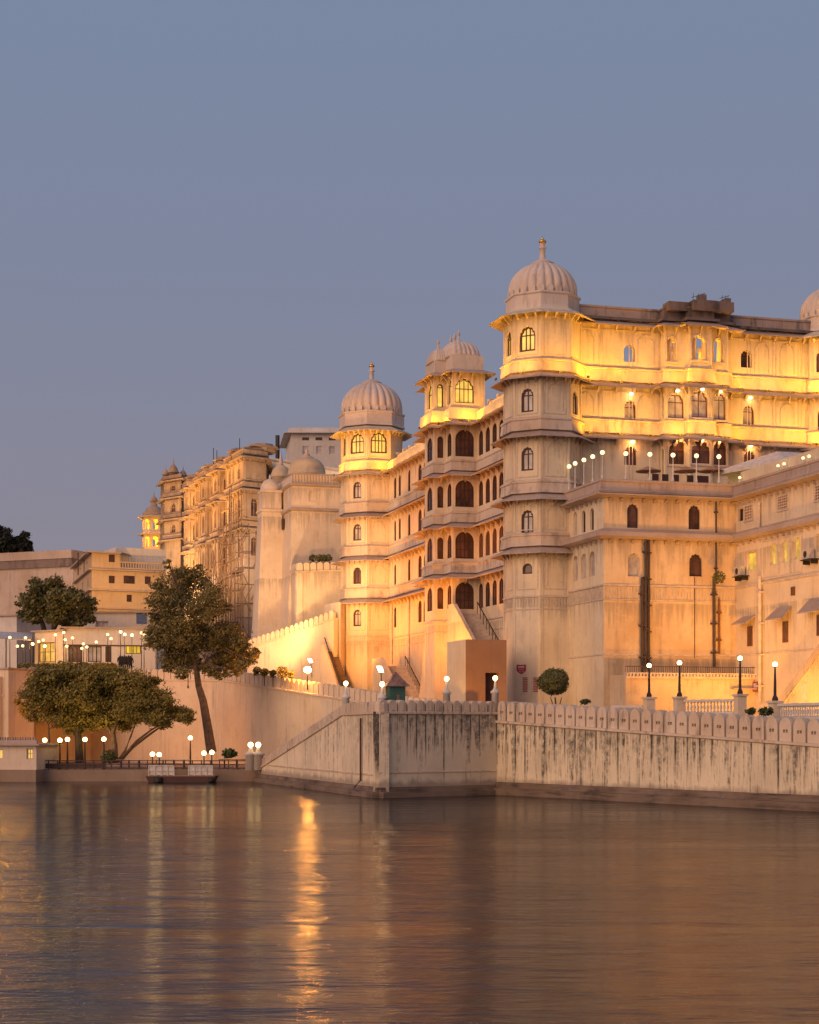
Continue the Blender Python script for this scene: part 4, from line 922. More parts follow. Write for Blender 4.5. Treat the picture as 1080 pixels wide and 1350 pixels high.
m = MB(); m.box(xq+1.2, xe, yb-.2, yb-.1, 19.9, ze-.3); m.build('curtain', 'canvas', r_)
lamp_light('tent_lamp', 'POINT', (60, 108, 21.8), None, 70, (1, .6, .1), .1)
lamp_light('tent_lamp', 'POINT', (56.5, 108.5, 21.8), None, 50, (1, .6, .1), .1)
# ================================================================ balustrades, lamp posts, things behind the lake wall
def baluster_mesh():
    mb = MB().lathe(0, 0, [(.07, 0), (.07, .06), (.04, .1), (.085, .25), (.04, .42), (.04, .48), (.07, .52), (.07, .58)], 8); o = mb.build('baluster', 'white_plaster'); me = o.data; me.polygons.foreach_set('use_smooth', [True]*len(me.polygons)); bpy.data.objects.remove(o); return me
BM_ = baluster_mesh()
def balustrade(p0, p1, zb, zt, label, foot=3.1):
    L, fr = frame(p0, p1); r_ = thing('balustrade', (p0[0], p0[1], foot), label, 'balustrade', 'white balustrades behind the lake wall')
    m = MB(); m.fbox(fr, .38, L-.38, -.12, .12, zt-.14, zt); m.build('rail', 'white_plaster', r_); m = MB(); m.fbox(fr, .38, L-.38, -.12, .12, foot, zt-.72); m.build('kerb', 'white_plaster', r_)
    k = int((L-.9)/.22)
    for j in range(k):
        o = bpy.data.objects.new('baluster', BM_); COL.objects.link(o); o.parent = r_; x, y, z = fr(.5+(L-1)*(j+.5)/k, 0, zt-.72); o.location = (x-p0[0], y-p0[1], z-foot)
Zl = 99.5
lampd = [(856, 877.5, 919, 101.5, 'leftmost of the four on white pedestals behind the lake wall'), (896, 874, 918.5, 99, 'at the left end of the long white balustrade'), (976, 868, 915, 96, 'where the long white balustrade ends on its right'), (1022, 876, 924, 91, 'rightmost of the four, below the sloping side staircase')]
for px, pg, pb, Z_, lab in lampd:
    x, y = at(px, Z_); z0 = hz(pb, Z_); globe_lamp(x, y, z0, hz(pg, Z_), 'black tapered globe lamp post, '+lab, 'lamp posts behind the lake wall', 'iron', 'globe_glow', .17, .055, z0-3.1)
bl = [at(896, 99), at(976, 96)]; balustrade(bl[0], bl[1], 0, hz(922, 97.5), 'long white balustrade between two lamp posts behind the lake wall')
balustrade(at(1022, 91), at(1100, 86), 0, hz(927, 89), 'white balustrade glowing yellow through its gaps at the right edge')
balustrade(at(800, 103), at(856, 101.5), 0, hz(930, 102), 'low white balustrade left of the leftmost lamp post pedestal')
# topiary tree
x, y = at(733, 111); zt = hz(879, 111); r_ = thing('topiary_tree', (x, y, 3.1), 'small round clipped tree against the foot of the tallest tower', 'tree')
MB().tube([(x+.1, y, 3.1), (x+.05, y, 4.8), (x-.05, y, 6.0)], [.09, .07, .05], 7).tube([(x+.05, y, 4.6), (x+.4, y, 6)], [.05, .03], 5).tube([(x+.05, y, 4.7), (x-.4, y-.1, 6)], [.05, .03], 5).build('trunk', 'bark_dark', r_)
m = MB()
for _ in range(3800):
    a_, c_ = random.uniform(0, 2*pi), random.uniform(-1, 1); s_ = sqrt(1-c_*c_); rr = random.uniform(.80, 1.0)+.08*sin(3*a_+c_*4)+.05*sin(7*a_); c3 = c_ if c_ > 0 else c_*.95
    c = (x-.15+cos(a_)*s_*rr*1.02, y+sin(a_)*s_*rr, 7.05+(-.05)+c3*.88*rr); leafball(m, c, .05, 1, .075)
m.lathe(x-.15, y, [(.05, 6.3), (.7, 6.5), (.88, 7), (.7, 7.6), (.05, 7.8)], 12); m.build('crown', 'leaf_dark', r_)
# painted notice on the tower: red crest and two columns of red lines
L, fr = frame(octo(*T1)[1], octo(*T1)[2]); seg = (octo(*T1)[1], octo(*T1)[2])
r_ = thing('painted_notice', fr(1, 0, 6), 'dark red painted crest above two red text blocks on the tallest tower', 'notice')
def upx(px): return hit(px, *seg)
u, Z_ = upx(687.5); z1, z2 = hz(876, Z_), hz(889, Z_); w = .78; m = MB()
m.add([fr(u-w/2, .012, z1-.05), fr(u-w/2+.06, .012, z1), fr(u-.06, .012, z1-.03), fr(u+.06, .012, z1-.03), fr(u+w/2-.06, .012, z1), fr(u+w/2, .012, z1-.05), fr(u+w/2-.02, .012, z1-.45), fr(u+.2, .012, z2+.1), fr(u, .012, z2), fr(u-.2, .012, z2+.1), fr(u-w/2+.02, .012, z1-.45)], [tuple(range(11))[::-1]])
cr_ = m.build('crest', 'red_paint', r_); m = MB(); m.fbox(fr, u-.24, u+.22, .013, .02, z1-.24, z1-.13)
for (a_, b_) in ((-.2, .36), (-.1, .40), (.02, .36), (.12, .42), (-.14, .54), (.02, .56), (.12, .52)): m.fbox(fr, u+a_, u+a_+.06, .013, .02, z1-b_, z1-b_+.05)
m.build('crest_lettering', 'trim_plaster', cr_); m = MB()
for px_ in (692.5, 706.5):
    u, Z_ = upx(px_); za, zb_ = hz(913, Z_), hz(893, Z_)
    for k in range(9):
        z = zb_-(zb_-za)*k/9; q = u-.19
        while q < u+.17: w_ = random.uniform(.05, .13); m.fbox(fr, q, min(q+w_, u+.19), .004, .012, z-.085, z); q += w_+.022
m.build('text_line', 'red_paint', r_)
# guard booth
x, y = at(521.5, 100.5); zb_, ze, za = 4.6, hz(904, 100.5), hz(885, 100.5)
r_ = thing('guard_booth', (x, y, zb_), 'small green guard booth with a pyramid tiled roof behind the bastion parapet', 'booth')
m = MB(); h_ = .48; m.lathe(x, y, [(h_*1.41, 3.1), (h_*1.41, ze)], 4, ph=pi/4, rot=-TH+.25); m.build('body', 'green_paint', r_)
m = MB(); pr = []
for i in range(8): rr = .72*1.41*(1-i/8); pr += [(rr, ze-.05+(za-ze)*i/8), (rr*.97+.0, ze-.05+(za-ze)*(i+.6)/8)]
pr += [(.02, za)]; m.lathe(x, y, pr, 4, ph=pi/4, rot=-TH+.25); m.build('roof', 'tile', r_)
fr = lambda u, v, z: (x+u*cos(-TH+.25)+v*sin(-TH+.25), y+u*sin(-TH+.25)-v*cos(-TH+.25), z)
MB().fbox(fr, -.05, .12, h_+.002, h_+.02, 5.35, 5.95).build('window', 'tile', r_)
# pillar lamps
def pillar_lamp(px, pg, pb, Z_, lab, gr=.15, gm='globe_glow', foot=3.1, w=.19):
    x, y = at(px, Z_); zg = hz(pg, Z_); zb_ = hz(pb, Z_); r_ = thing('pillar_lamp', (x, y, foot), lab, 'lamp', 'lamps on white pillars')
    MB().lathe(x, y, [(w*1.3, foot), (w*1.2, zb_-.35), (w*1.6, zb_-.3), (w*1.6, zb_-.22), (w*.8, zb_-.1), (w*.55, zb_), (w*.3, zg-gr)], 10).build('pillar', 'white_plaster', r_, True)
    MB().lathe(x, y, [(gr*sin(pi*k/10)+.001, zg-gr*cos(pi*k/10)) for k in range(11)], 14).build('globe', gm, r_, True)
pillar_lamp(456, 901, 914, 107.5, 'globe lamp on a slim pillar at the top of the stair wall')
pillar_lamp(504, 902, 914, 100, 'globe lamp on a pillar left of the green guard booth')
pillar_lamp(589, 895, 908, 104, 'globe lamp on a white pillar in the middle of the bastion')
pillar_lamp(653, 894, 907, 104.5, 'globe lamp on a pillar in front of the gatehouse doorway')
for i, px in enumerate((330.5, 340.5)): pillar_lamp(px, 982, 990, 127, 'globe lamp on the %s of the two gate pillars at the end of the quay' % ('left', 'right')[i], .2, foot=.87, w=.32)
# tilted floodlights
for (px, py, Z_, sc, lab, mt) in ((501, 883, 101, .22, 'small tilted floodlight on a mast above the pillar lamp left of the guard booth', 'small_flood'), (409, 871.5, 134, .2, 'upper small floodlight above the bright flood on the ramp wall', 'small_flood')):
    x, y = at(px, Z_); z = hz(py, Z_); r_ = thing('floodlight', (x, y, z-1.2), lab, 'floodlight')
    MB().tube([(x+.15, y, z-1.3), (x+.05, y, z)], .03, 5).build('mast', 'iron', r_); MB().add([(x-sc*1.0, y-.05, z+sc*.9), (x+sc*.3, y-.12, z+sc*.9), (x+sc*.9, y-.12, z-sc*.6), (x-sc*.3, y-.05, z-sc*.6), (x-sc*.8, y+.1, z+sc), (x+sc*.5, y+.1, z+sc), (x+sc, y+.1, z-sc*.5), (x-sc*.1, y+.1, z-sc*.5)], [(0, 1, 2, 3)]).build('lens', mt, r_)
x, y = at(405.5, 134.6); z = hz(883, 134.6); r_ = thing('floodlight', (x, y, z-1.2), 'blinding orange floodlight standing on the ramp wall below the left tower', 'floodlight')
MB().tube([(x, y, z-1.6), (x, y, z)], .05, 6).build('mast', 'iron', r_)
MB().lathe(x, y, [(.30*sin(pi*k/8)+.001, z-.24*cos(pi*k/8)) for k in range(9)], 14).build('lens', 'flood_glow', r_, True)
lamp_light('street_flood', 'SPOT', (x, y+.4, z+.7), (*at(385, 172), 11), 4200, SODIUM, .3, spot=150, blend=.7)
lamp_light('street_flood_down', 'SPOT', (x-.6, y-1.6, z+.5), (x-.1, y+.3, z-1.6), 260, (1, .5, .1), .2, spot=110)
lamp_light('gatehouse_flood', 'SPOT', (*at(592, 112.5), 3.9), (*at(606, 119.5), 6.5), 1400, AMBER, .2, spot=110)
# sodium floods on the wing, standing along the ramp wall
for (loc, tgt, e, sp) in (((34.8, 149.5, 10.2), (42, 151, 18), 8500, 105), ((34.5, 142.5, 9.4), (42.4, 143, 18), 8500, 105), ((34.5, 136, 8.6), (42, 137, 18), 6500, 105), ((34.5, 121, 5.6), (40.5, 131, 15), 11000, 80), ((36.4, 127, 5.4), (42.4, 126, 17), 15000, 100), ((36.8, 119.5, 4.8), (42.4, 123, 17), 9000, 100), ((35.5, 150.5, 9.0), (41.2, 156.5, 15), 5000, 100)):
    lamp_light('wing_flood', 'SPOT', loc, tgt, e*.55, SODIUM, .3, spot=sp, blend=.8)
for (loc, tgt, e, sp) in (((50.5, 95, 3.6), (49.5, 108, 12), 6500, 75), ((46.5, 94, 3.9), (50, 108, 13), 3500, 70), ((46.5, 91, 3.7), (54.4, 101, 12), 6000, 85), ((48, 86, 3.6), (54.4, 93, 12), 4500, 85), ((52.5, 100, 3.8), (54.4, 104, 8), 500, 110)):
    lamp_light('block_flood', 'SPOT', loc, tgt, e*.8, (1, .40, .05), .3, spot=sp, blend=.8)
# ================================================================ bastion with domes, left of the left tower
BZ = 172.0
xB = 35.7; yB = BZ*ray(385)[1]; xB = BZ*ray(385)[0]; yR = onX(367, xB)[0]; xR = onY(470, yB)[0]
root = thing('domed_bastion', (xB, yB, 6), 'massive plain pale bastion with a low smooth dome and a corner turret', 'building')
m = MB(); g = [(xB, yR), (xB, yB), (xR, yB)]; bs = (g[1], g[2]); ops = [pop(bs, 407, 415.5, 646.5, 661, 'cusp', 'wood', 'pane_dark', 1, 0)]
L, fr = frame(*bs); wall(m, fr, 0, L, 26.1, 29.7, ops, .3); L1, fr1 = frame(g[0], g[1]); wall(m, fr1, 0, L1, 26.1, 29.7)
sl_ = (pop((g[0], g[1]), 374.2, 376.6, 684, 698, 'rect', 'wood', 'pane_dark', 1, 0))
# battered lower walls
def batter(m, P, z0, z1, b0, b1=0):
    q = MB(); q.sweep(P, [(-.5, z0), (b0, z0), (b1, z1), (-.5, z1)]); m.v, m.f = (m.v+q.v, m.f+[tuple(i+len(m.v) for i in f) for f in q.f])
batter(m, g, 6, 26.1, .9, 0); m.prism([(xB+.1, yR), (xB+.1, yB+.1), (xR, yB+.1), (xR, yR)], 25, 29.5); m.build('wall', 'bastion_plaster', root)
window(root, fr, ops[0], .25, 'wood', 'pane_dark', 1, 0)
slm = MB(); u, w, za, zb_ = sl_[:4]; slm.fbox(fr1, u-w/2, u+w/2, .15, .25, za, zb_); slm.build('slit_window', 'wood', root)
m = MB(); m.sweep(g, [(-.05, 26.25), (.3, 26.15), (.3, 26.0), (-.05, 25.9)]); m.sweep(g, [(-.05, 28.75), (.35, 28.65), (.35, 28.5), (-.05, 28.4)]); m.sweep(g, [(-.3, 29.6), (.05, 29.6), (.05, 29.75), (-.3, 29.75)])
k = int(L/.3)
for j in range(k): m.fbox(fr, L*j/k, L*j/k+.1, .02, .09, 28.85, 29.55)
m.build('cornice', 'ledge_plaster', root)
dx, dy_ = at(404.5, 176); m = MB(); R_ = 1.95; m.lathe(dx, dy_, [(R_*.96, 29.4), (R_*.96, 30.0), (R_*1.04, 30.05), (R_*1.04, 30.15)]+[(R_*cos(t)**.72, 30.15+1.75*sin(t)) for t in [i*pi/2/9 for i in range(9)]]+[(.15, 31.9)], 40); dm = m.build('dome', 'yellow_plaster', root, True)
MB().lathe(dx, dy_, [(.7, 31.8), (.75, 31.9), (.45, 32.0), (.3, 32.1), (.35, 32.2), (.12, 32.4), (.2, 32.55), (.05, 32.8), (.02, 33.1)], 12).build('finial', 'dome_plaster', dm, True)
tx, ty = at(356, 176.6); m = MB(); m.lathe(tx, ty, [(3.1, 6), (2.2, 15), (1.5, 26.2), (1.75, 26.3), (1.75, 26.5), (1.42, 26.6), (1.40, 28.2), (1.55, 28.3), (1.55, 28.5)], 4, ph=pi/4); m.build('turret', 'bastion_plaster', root)
m = MB(); m.lathe(tx, ty, [(1.05, 28.5)]+[(1.02*cos(t), 28.55+1.25*sin(t)) for t in [i*pi/2/8 for i in range(8)]]+[(.1, 29.85), (.12, 30.0), (.02, 30.3)], 24); m.build('turret_dome', 'bastion_plaster', root, True)
m = MB(); m.box(tx-.3, xB+.05, ty-.2, yR+.5, 6, 28.0); m.build('connecting_wall', 'bastion_plaster', root)
dx, dy_ = at(370.5, 186); root2 = thing('small_dome', (dx, dy_, 27), 'smaller weathered dome with a spike, behind the bastion and left of its big dome', 'dome')
MB().lathe(dx, dy_, [(1.0, 27), (1.0, 31.3), (1.15, 31.35)]+[(1.1*cos(t), 31.4+1.3*sin(t)) for t in [i*pi/2/8 for i in range(8)]]+[(.1, 32.8)], 24).build('dome', 'yellow_plaster', root2, True)
MB().lathe(dx, dy_, [(.4, 32.6), (.15, 32.9), (.2, 33.2), (.03, 34.2)], 8).build('finial', 'dome_plaster', root2, True)
for i, px in enumerate((412, 421, 427, 433)):
    x, y = at(px, 169.5); m = MB(); leafball(m, (x, y, 20.9), .38, 150, .12); r_ = thing('potted_shrub', (x, y, 20), 'round shrub on the garden wall terrace, %s from the left' % ordw(i), 'shrub', 'shrubs on the garden terrace'); m.build('foliage', 'leaf_dark', r_)
    MB().lathe(x, y, [(.2, 20), (.28, 20.5)], 10).build('pot', 'tile', r_)
tag(MB().prism([at(376, 178), at(391, 167.2), at(455, 168.8), at(455, 176)], 8, 20.0).build('garden_terrace', 'bastion_plaster'), kind='structure')
x, y = at(372, 170); lamp_light('bastion_flood', 'SPOT', (*at(352, 158), 10.5), (*at(366, 174), 20), 5500, (1, .55, .2), .4, spot=100, blend=.8)
lamp_light('bastion_flood', 'SPOT', (*at(405, 150), 16), (*at(415, 172), 27), 5600, (1, .6, .25), .4, spot=110, blend=.8)
lamp_light('bastion_flood', 'SPOT', (*at(410, 148), 9), (*at(420, 166), 16), 3000, (1, .5, .12), .4, spot=110, blend=.8)
# ================================================================ long old palace receding to the left
def palP(px, VP0=(322, 210.0), VP1=(215, 251.5)):
    a_, b_ = at(*VP0), at(*VP1); u, Z_ = hit(px, a_, b_); t = u/hypot(b_[0]-a_[0], b_[1]-a_[1]); return (a_[0]+(b_[0]-a_[0])*t, a_[1]+(b_[1]-a_[1])*t), Z_
N0 = at(322, 210.0); NF, _ = palP(233); nd = Vector((N0[0]-NF[0], N0[1]-NF[1])).normalized(); out = Vector((nd.y, -nd.x))
def off(p, o, a_=0): return (p[0]+out.x*o+nd.x*a_, p[1]+out.y*o+nd.y*a_)
root = thing('old_palace', (N0[0], N0[1], 10), 'long weathered sandstone palace with stepped bays receding behind the tall tree', 'building')
NFo = NF; pl = [off(NF, -2.2)]
bays = [(244, 2.6, 2.0), (256, 2.4, 1.8), (268, 3.0, 2.2), (284, 3.4, 2.2), (303, 3.6, 2.2)]
rf = []
for px, wd, pr in bays:
    c, _ = palP(px); pl += [off(c, -2.2, -wd/2-.8), off(c, pr-2.2, -wd/2), off(c, pr-2.2, wd/2), off(c, -2.2, wd/2+.8)]; rf.append((c, wd, pr))
Eend = at(350, 212.0)
pl += [off(N0, -2.2, -5.2), off(N0, 0, -5.0), N0, Eend, at(352, 222)]
PE = [37.7, 33.7, 28.9, 24.0]; zl = [8]+PE[::-1]; wm_ = MB(); lw = MB(); wins = []
for i in range(len(pl)-1):
    L, fr = frame(pl[i], pl[i+1])
    if L < .3: continue
    for st in range(4):
        ops = []
        if st >= 1 and not (i == len(pl)-3 and st == 3):
            k = 1 if L < 4.4 else int(L/2.6)
            if L > 1.2:
                for j in range(k): ops.append((L*(j+.5)/k, min(1.15, L*.42), zl[st]+1.3, zl[st+1]-1.15, 'cusp' if (i+j) % 2 else 'round'))
        wall(lw if (st < 1 or (st == 1 and i >= len(pl)-4)) else wm_, fr, 0, L, zl[st], zl[st+1], ops, .3); wins += [(fr, o) for o in ops]
        if st >= 1 and L > 1.4:
            k = 1 if L < 4.4 else int(L/2.6)
            for j in range(k): trim(wm_, fr, L*j/k+.12, L*(j+1)/k-.12, zl[st]+.9, zl[st+1]-.75, .12, .1)
wm_.build('wall', 'old_stone', root); 
if lw.v: lw.build('lower_wall', 'pink_stone', root)
for fr, o in wins: window(root, fr, o, .27, 'old_stone', random.choice(['pane_brown', 'pane_dark', 'pane_brown', 'yellow_plaster']), 2, 1, t=.12)
for i, e in enumerate(PE[:3]):
    m = MB(); eave(m, pl, e, .75, .3, th=.14); brackets(m, pl, e, .4, 1.5); m.sweep(pl, [(-.05, e+.02), (.3, e+.02), (.25, e+.5), (.35, e+.6), (-.05, e+.7)]); m.build('cornice', 'old_stone', root)
m = MB(); m.prism(pl[:-1]+[at(352, 230), (NF[0]+9, NF[1]+3)], 37.4, 37.6); m.sweep(pl, [(-.4, 37.7), (.1, 37.7), (.1, 38.6), (-.4, 38.6)]); m.build('parapet', 'old_stone', root)
for c, wd, pr in rf+[(off(N0, 0, -2.6), 4.5, 1.0)]:
    x, y = off(c, pr-2.2-wd*.4); m = MB(); m.lathe(x, y, [(wd*.42, 38.4), (wd*.42, 38.9), (wd*.5, 38.95), (wd*.5, 39.05), (wd*.38, 39.2), (wd*.34, 39.45), (.05, 39.6)], 8, ph=pi/8, rot=-.3); m.build('roof_kiosk', 'old_stone', root)
for px, h_ in ((281.5, 1.6), (286, 1.0), (316, .8)):
    (x, y), Z_ = palP(px); MB().tube([(x, y, 38.6), (x, y, 39.2+h_)], .05, 5).build('finial', 'iron', root)
# set-back pale wall and white building above it
p0, p1 = at(350, 222), at(470, 214)
L, fr = frame(p0, p1); r_ = thing('pale_upper_wall', (*p0, 15), 'plain pale wall sloping down to the right behind the bastion domes', 'wall')
m = MB(); m.add([fr(0, 0, 15), fr(L, 0, 15), fr(L, 0, 36.2), fr(0, 0, 39.3), fr(0, -.8, 15), fr(L, -.8, 15), fr(L, -.8, 36.2), fr(0, -.8, 39.3)], [(0, 1, 2, 3), (5, 4, 7, 6), (3, 2, 6, 7), (0, 3, 7, 4), (1, 5, 6, 2)]); m.build('wall', 'white_plaster', r_)
m = MB(); m.add([fr(0, .003, 38.9), fr(L, .003, 35.8), fr(L, .2, 35.85), fr(0, .2, 38.95), fr(0, .003, 39.15), fr(L, .003, 36.05), fr(L, .2, 36.05), fr(0, .2, 39.15)], [(0, 1, 2, 3), (3, 2, 6, 7), (7, 6, 5, 4), (0, 3, 7, 4)]); m.build('coping', 'ledge_plaster', r_)
p0, p1, pm1 = at(384, 232), at(470, 232), at(377, 244); r_ = thing('white_house', (*p0, 30), 'plain grey-white flat-roofed house with small dark vents above the pale wall', 'house')
zt = hz(572, 232); m = MB(); seg = (p0, p1); seg2 = (pm1, p0)
ops = [pop(seg, a_, a_+9, 576.5, 580.5, 'rect', 'wood', 'pane_dark', 1, 0) for a_ in (398.5, 416, 433.5)]+[]
L, fr = frame(*seg); zm = hz(583.5, 232); wall(m, fr, 0, L, zm, zt, ops, .2); op2 = [pop(seg, a_, a_+8, 588, 599, 'rect', 'white_paint', 'pane_pale', 2, 1) for a_ in (399, 417, 434)]; wall(m, fr, 0, L, 28, zm, op2, .2)
L2, fr2 = frame(*seg2); wall(m, fr2, 0, L2, 28, zt); m.build('wall', 'white_plaster', r_)
for o in ops+op2: window(r_, fr, o, .18, *o[5:9])
m = MB(); m.sweep([pm1, p0, p1], [(-6, zt), (1.0, zt), (1.0, zt+.15), (.3, zt+.2), (.3, zt+.8), (-6, zt+.8)]); m.build('roof', 'white_plaster', r_)
x, y = at(366, 225); tag(MB().tube([(x, y, 38.5), (x, y, hz(574, 225))], .28, 8).build('chimney_pipe', 'iron'), 'thin dark flue pipe sticking up above the pale wall', 'pipe')
# end tower with three cupolas
Zt = 247.0; p0, p1 = at(217, Zt+1), at(238, Zt-3); 
tw = [at(212.5, Zt+4.5), at(217.5, Zt), at(238, Zt-2.5), at(247, Zt+1.5), at(252, Zt+6)]
root = thing('end_tower', (*at(225, Zt), 10), 'tall ornate tower with three small cupolas at the far end of the old palace', 'tower')
TE = [hz(633, Zt), hz(656, Zt), hz(684, Zt), hz(711, Zt), 10]; m = MB(); wins = []
for i in range(4):
    L, fr = frame(tw[i], tw[i+1])
    for st in range(4):
        z0, z1 = TE[st+1], TE[st]; ops = [(L/2, min(1.3, L*.35), z0+.8, z1-.9, 'round')] if st < 3 and i < 3 else []
        wall(m, fr, 0, L, z0, z1, ops, .3); wins += [(fr, o) for o in ops]
        if L > 1 and st < 3: trim(m, fr, .15, L-.15, z0+.6, z1-.5, .13, .1)
m.build('wall', 'old_stone', root)
for fr, o in wins: window(root, fr, o, .27, 'old_stone', 'pane_brown', 2, 1, t=.1)
for e in TE[:4]: m = MB(); eave(m, tw, e, .8, .25, th=.15); m.sweep(tw, [(-.05, e+.02), (.25, e+.02), (.3, e+.5), (-.05, e+.55)]); m.build('cornice', 'old_stone', root)
m = MB(); m.prism(tw, TE[0]-.3, TE[0]+.55); m.build('roof', 'ledge_plaster', root)
for px, Z_, sr, s_ in ((218.5, Zt+1.5, .40, .66), (228.8, Zt+1, .62, 1.0), (241.5, Zt+2, .45, .66)):
    x, y = at(px, Z_); z = TE[0]+.5; m = MB(); m.lathe(x, y, [(1.0*sr, z-.2), (1.0*sr, z+.7*s_), (1.45*sr, z+.7*s_), (1.4*sr, z+.8*s_), (1.05*sr, z+1.0*s_), (1.05*sr, z+1.15*s_), (.8*sr, z+1.5*s_), (.35*sr, z+1.85*s_), (.16*sr, z+2.0*s_), (.12*sr, z+2.4*s_), (.02, z+3.0*s_)], 12); m.build('cupola', 'old_stone', root, True)
# glowing small pavilion beyond
x, y = at(203, 275); s_ = .122; root = thing('lit_pavilion', (x, y, 25), 'small glowing yellow pavilion with a cupola at the far left end of the palace', 'pavilion')
oc = octo(x, y, 1.75); m = MB(); zb_, zc, zd = hz(730, 275), hz(703, 275), hz(680, 275)
for k in range(8):
    L, fr = frame(oc[k], oc[(k+1) % 8]); wall(m, fr, 0, L, zb_, zc-.1, [(L/2, .85, hz(722, 275), hz(709, 275), 'round')], .25); wall(m, fr, 0, L, zc, zd, [(L/2, .8, hz(699, 275), hz(686, 275), 'round')], .25)
m.build('wall', 'yellow_plaster', root)
m = MB(); eave(m, oc, zc, .7, .3, True); eave(m, oc, zd, .8, .3, True); m.build('eave', 'yellow_plaster', root)
m = MB(); m.lathe(x, y, [(1.8, zd-.1), (1.8, zd+.4), (1.5, zd+.5), (1.2, zd+1.2), (.6, zd+1.5), (.5, zd+1.7), (.5, zd+2.2), (.7, zd+2.25), (.45, zd+2.8), (.1, zd+3.2), (.03, zd+3.9)], 16); m.build('cupola', 'old_stone', root, True)
lamp_light('pavilion_lamp', 'POINT', (x, y, zb_+1.8), None, 900, AMBER, .3); lamp_light('pavilion_lamp', 'POINT', (x, y, zc+1), None, 700, AMBER, .3)
lamp_light('pavilion_flood', 'SPOT', (*at(196, 268), zb_-1), (x, y, zd), 1500, AMBER, .3, spot=80)
# warm floods washing the old palace
for px, o_, z, e in ((255, 12, 14, 16000), (285, 14, 16, 16000), (318, 12, 18, 9000)):
    c, _ = palP(px); lamp_light('old_palace_flood', 'SPOT', (*off(c, o_), z), (*c, z+16), e, (1, .58, .25), .5, spot=110, blend=.9)
for px in (252, 262, 280, 297, 312):
    c, _ = palP(px)
    for z in (38.3, 33.9): lamp_light('cornice_lamp', 'AREA', (*off(c, 2.4), z-2.2), (*off(c, .3), z-.2), 130, AMBER, 2.5)
lamp_light('old_palace_flood', 'SPOT', (*at(338, 190), 20), (*at(338, 211), 31), 26000, (1, .60, .30), .5, spot=80, blend=.9)
lamp_light('end_tower_flood', 'SPOT', (*at(215, 228), 17), (*at(226, Zt), 30), 26000, (1, .58, .22), .5, spot=90, blend=.8)
# scaffolding
r_ = thing('scaffolding', (*palP(305)[0], 10), 'bamboo scaffolding covering the lower middle of the old palace', 'scaffolding')
plain('bamboo', (.20, .12, .075), .8, vary=.4)
m1 = MB(); m2 = MB()
c0, _ = palP(297); c1 = off(N0, 0, .3); dist = hypot(c1[0]-c0[0], c1[1]-c0[1]); nv = 6
for la in (.5, 1.6):
    for i in range(nv+1):
        t = i/nv; p = (c0[0]+(c1[0]-c0[0])*t, c0[1]+(c1[1]-c0[1])*t); a_ = off(p, la+random.uniform(-.2, .2)); b_ = off(p, la+random.uniform(-.2, .2)); zt = 26.5+6.5*min(1, t*1.6)+random.uniform(-1, 1)
        m1.tube([(*a_, 9), (*b_, zt)], .055, 4)
    for k in range(11):
        z = 11+2.0*k; t0 = 0 if z < 27 else .35
        p = (c0[0]+(c1[0]-c0[0])*t0, c0[1]+(c1[1]-c0[1])*t0); m2.tube([(*off(p, la), z+random.uniform(-.3, .3)), (*off(c1, la), z+random.uniform(-.3, .3))], .065, 4)
for i in range(60):
    t = random.random()*.88; z = random.uniform(10, 28); p = (c0[0]+(c1[0]-c0[0])*t, c0[1]+(c1[1]-c0[1])*t); q = (c0[0]+(c1[0]-c0[0])*(t+.12), c0[1]+(c1[1]-c0[1])*(t+.12)); m2.tube([(*off(p, 1.65), z), (*off(q, 1.65), z+random.choice((-2, 2)))], .06, 4)
e0, e1 = off(N0, 1.5, 1.3), off(Eend, 0, 1.3)
for i in range(6):
    t = i/5; m1.tube([(e0[0]+(e1[0]-e0[0])*t, e0[1]+(e1[1]-e0[1])*t, 9), (e0[0]+(e1[0]-e0[0])*t+.1, e0[1]+(e1[1]-e0[1])*t, 31-6*t+random.uniform(-1, 1))], .06, 4)
for k in range(10):
    z = 11.4+2.0*k; m2.tube([(*e0, z+random.uniform(-.3, .3)), (e0[0]+(e1[0]-e0[0])*(1-.07*k), e0[1]+(e1[1]-e0[1])*(1-.07*k), z+random.uniform(-.3, .3))], .06, 4)
for i in range(16):
    t = random.random()*.7; z = random.uniform(10, 27); m2.tube([(e0[0]+(e1[0]-e0[0])*t, e0[1]+(e1[1]-e0[1])*t-.05, z), (e0[0]+(e1[0]-e0[0])*(t+.25), e0[1]+(e1[1]-e0[1])*(t+.25)-.05, z+random.choice((-2, 2)))], .05, 4)
m1.build('upright', 'bamboo', r_); m2.build('ledger', 'bamboo', r_)
m = MB()
for k in range(7):
    t = random.uniform(.1, .9); p = (c0[0]+(c1[0]-c0[0])*t, c0[1]+(c1[1]-c0[1])*t); z = 11.05+2*random.randint(1, 8); a_, b_, c_, d_ = off(p, .5), off(p, 1.6), off(p, 1.6, 2.4), off(p, .5, 2.4); m.prism([a_, b_, c_, d_], z, z+.06).cut()
m.build_each('plank', 'bamboo', r_)
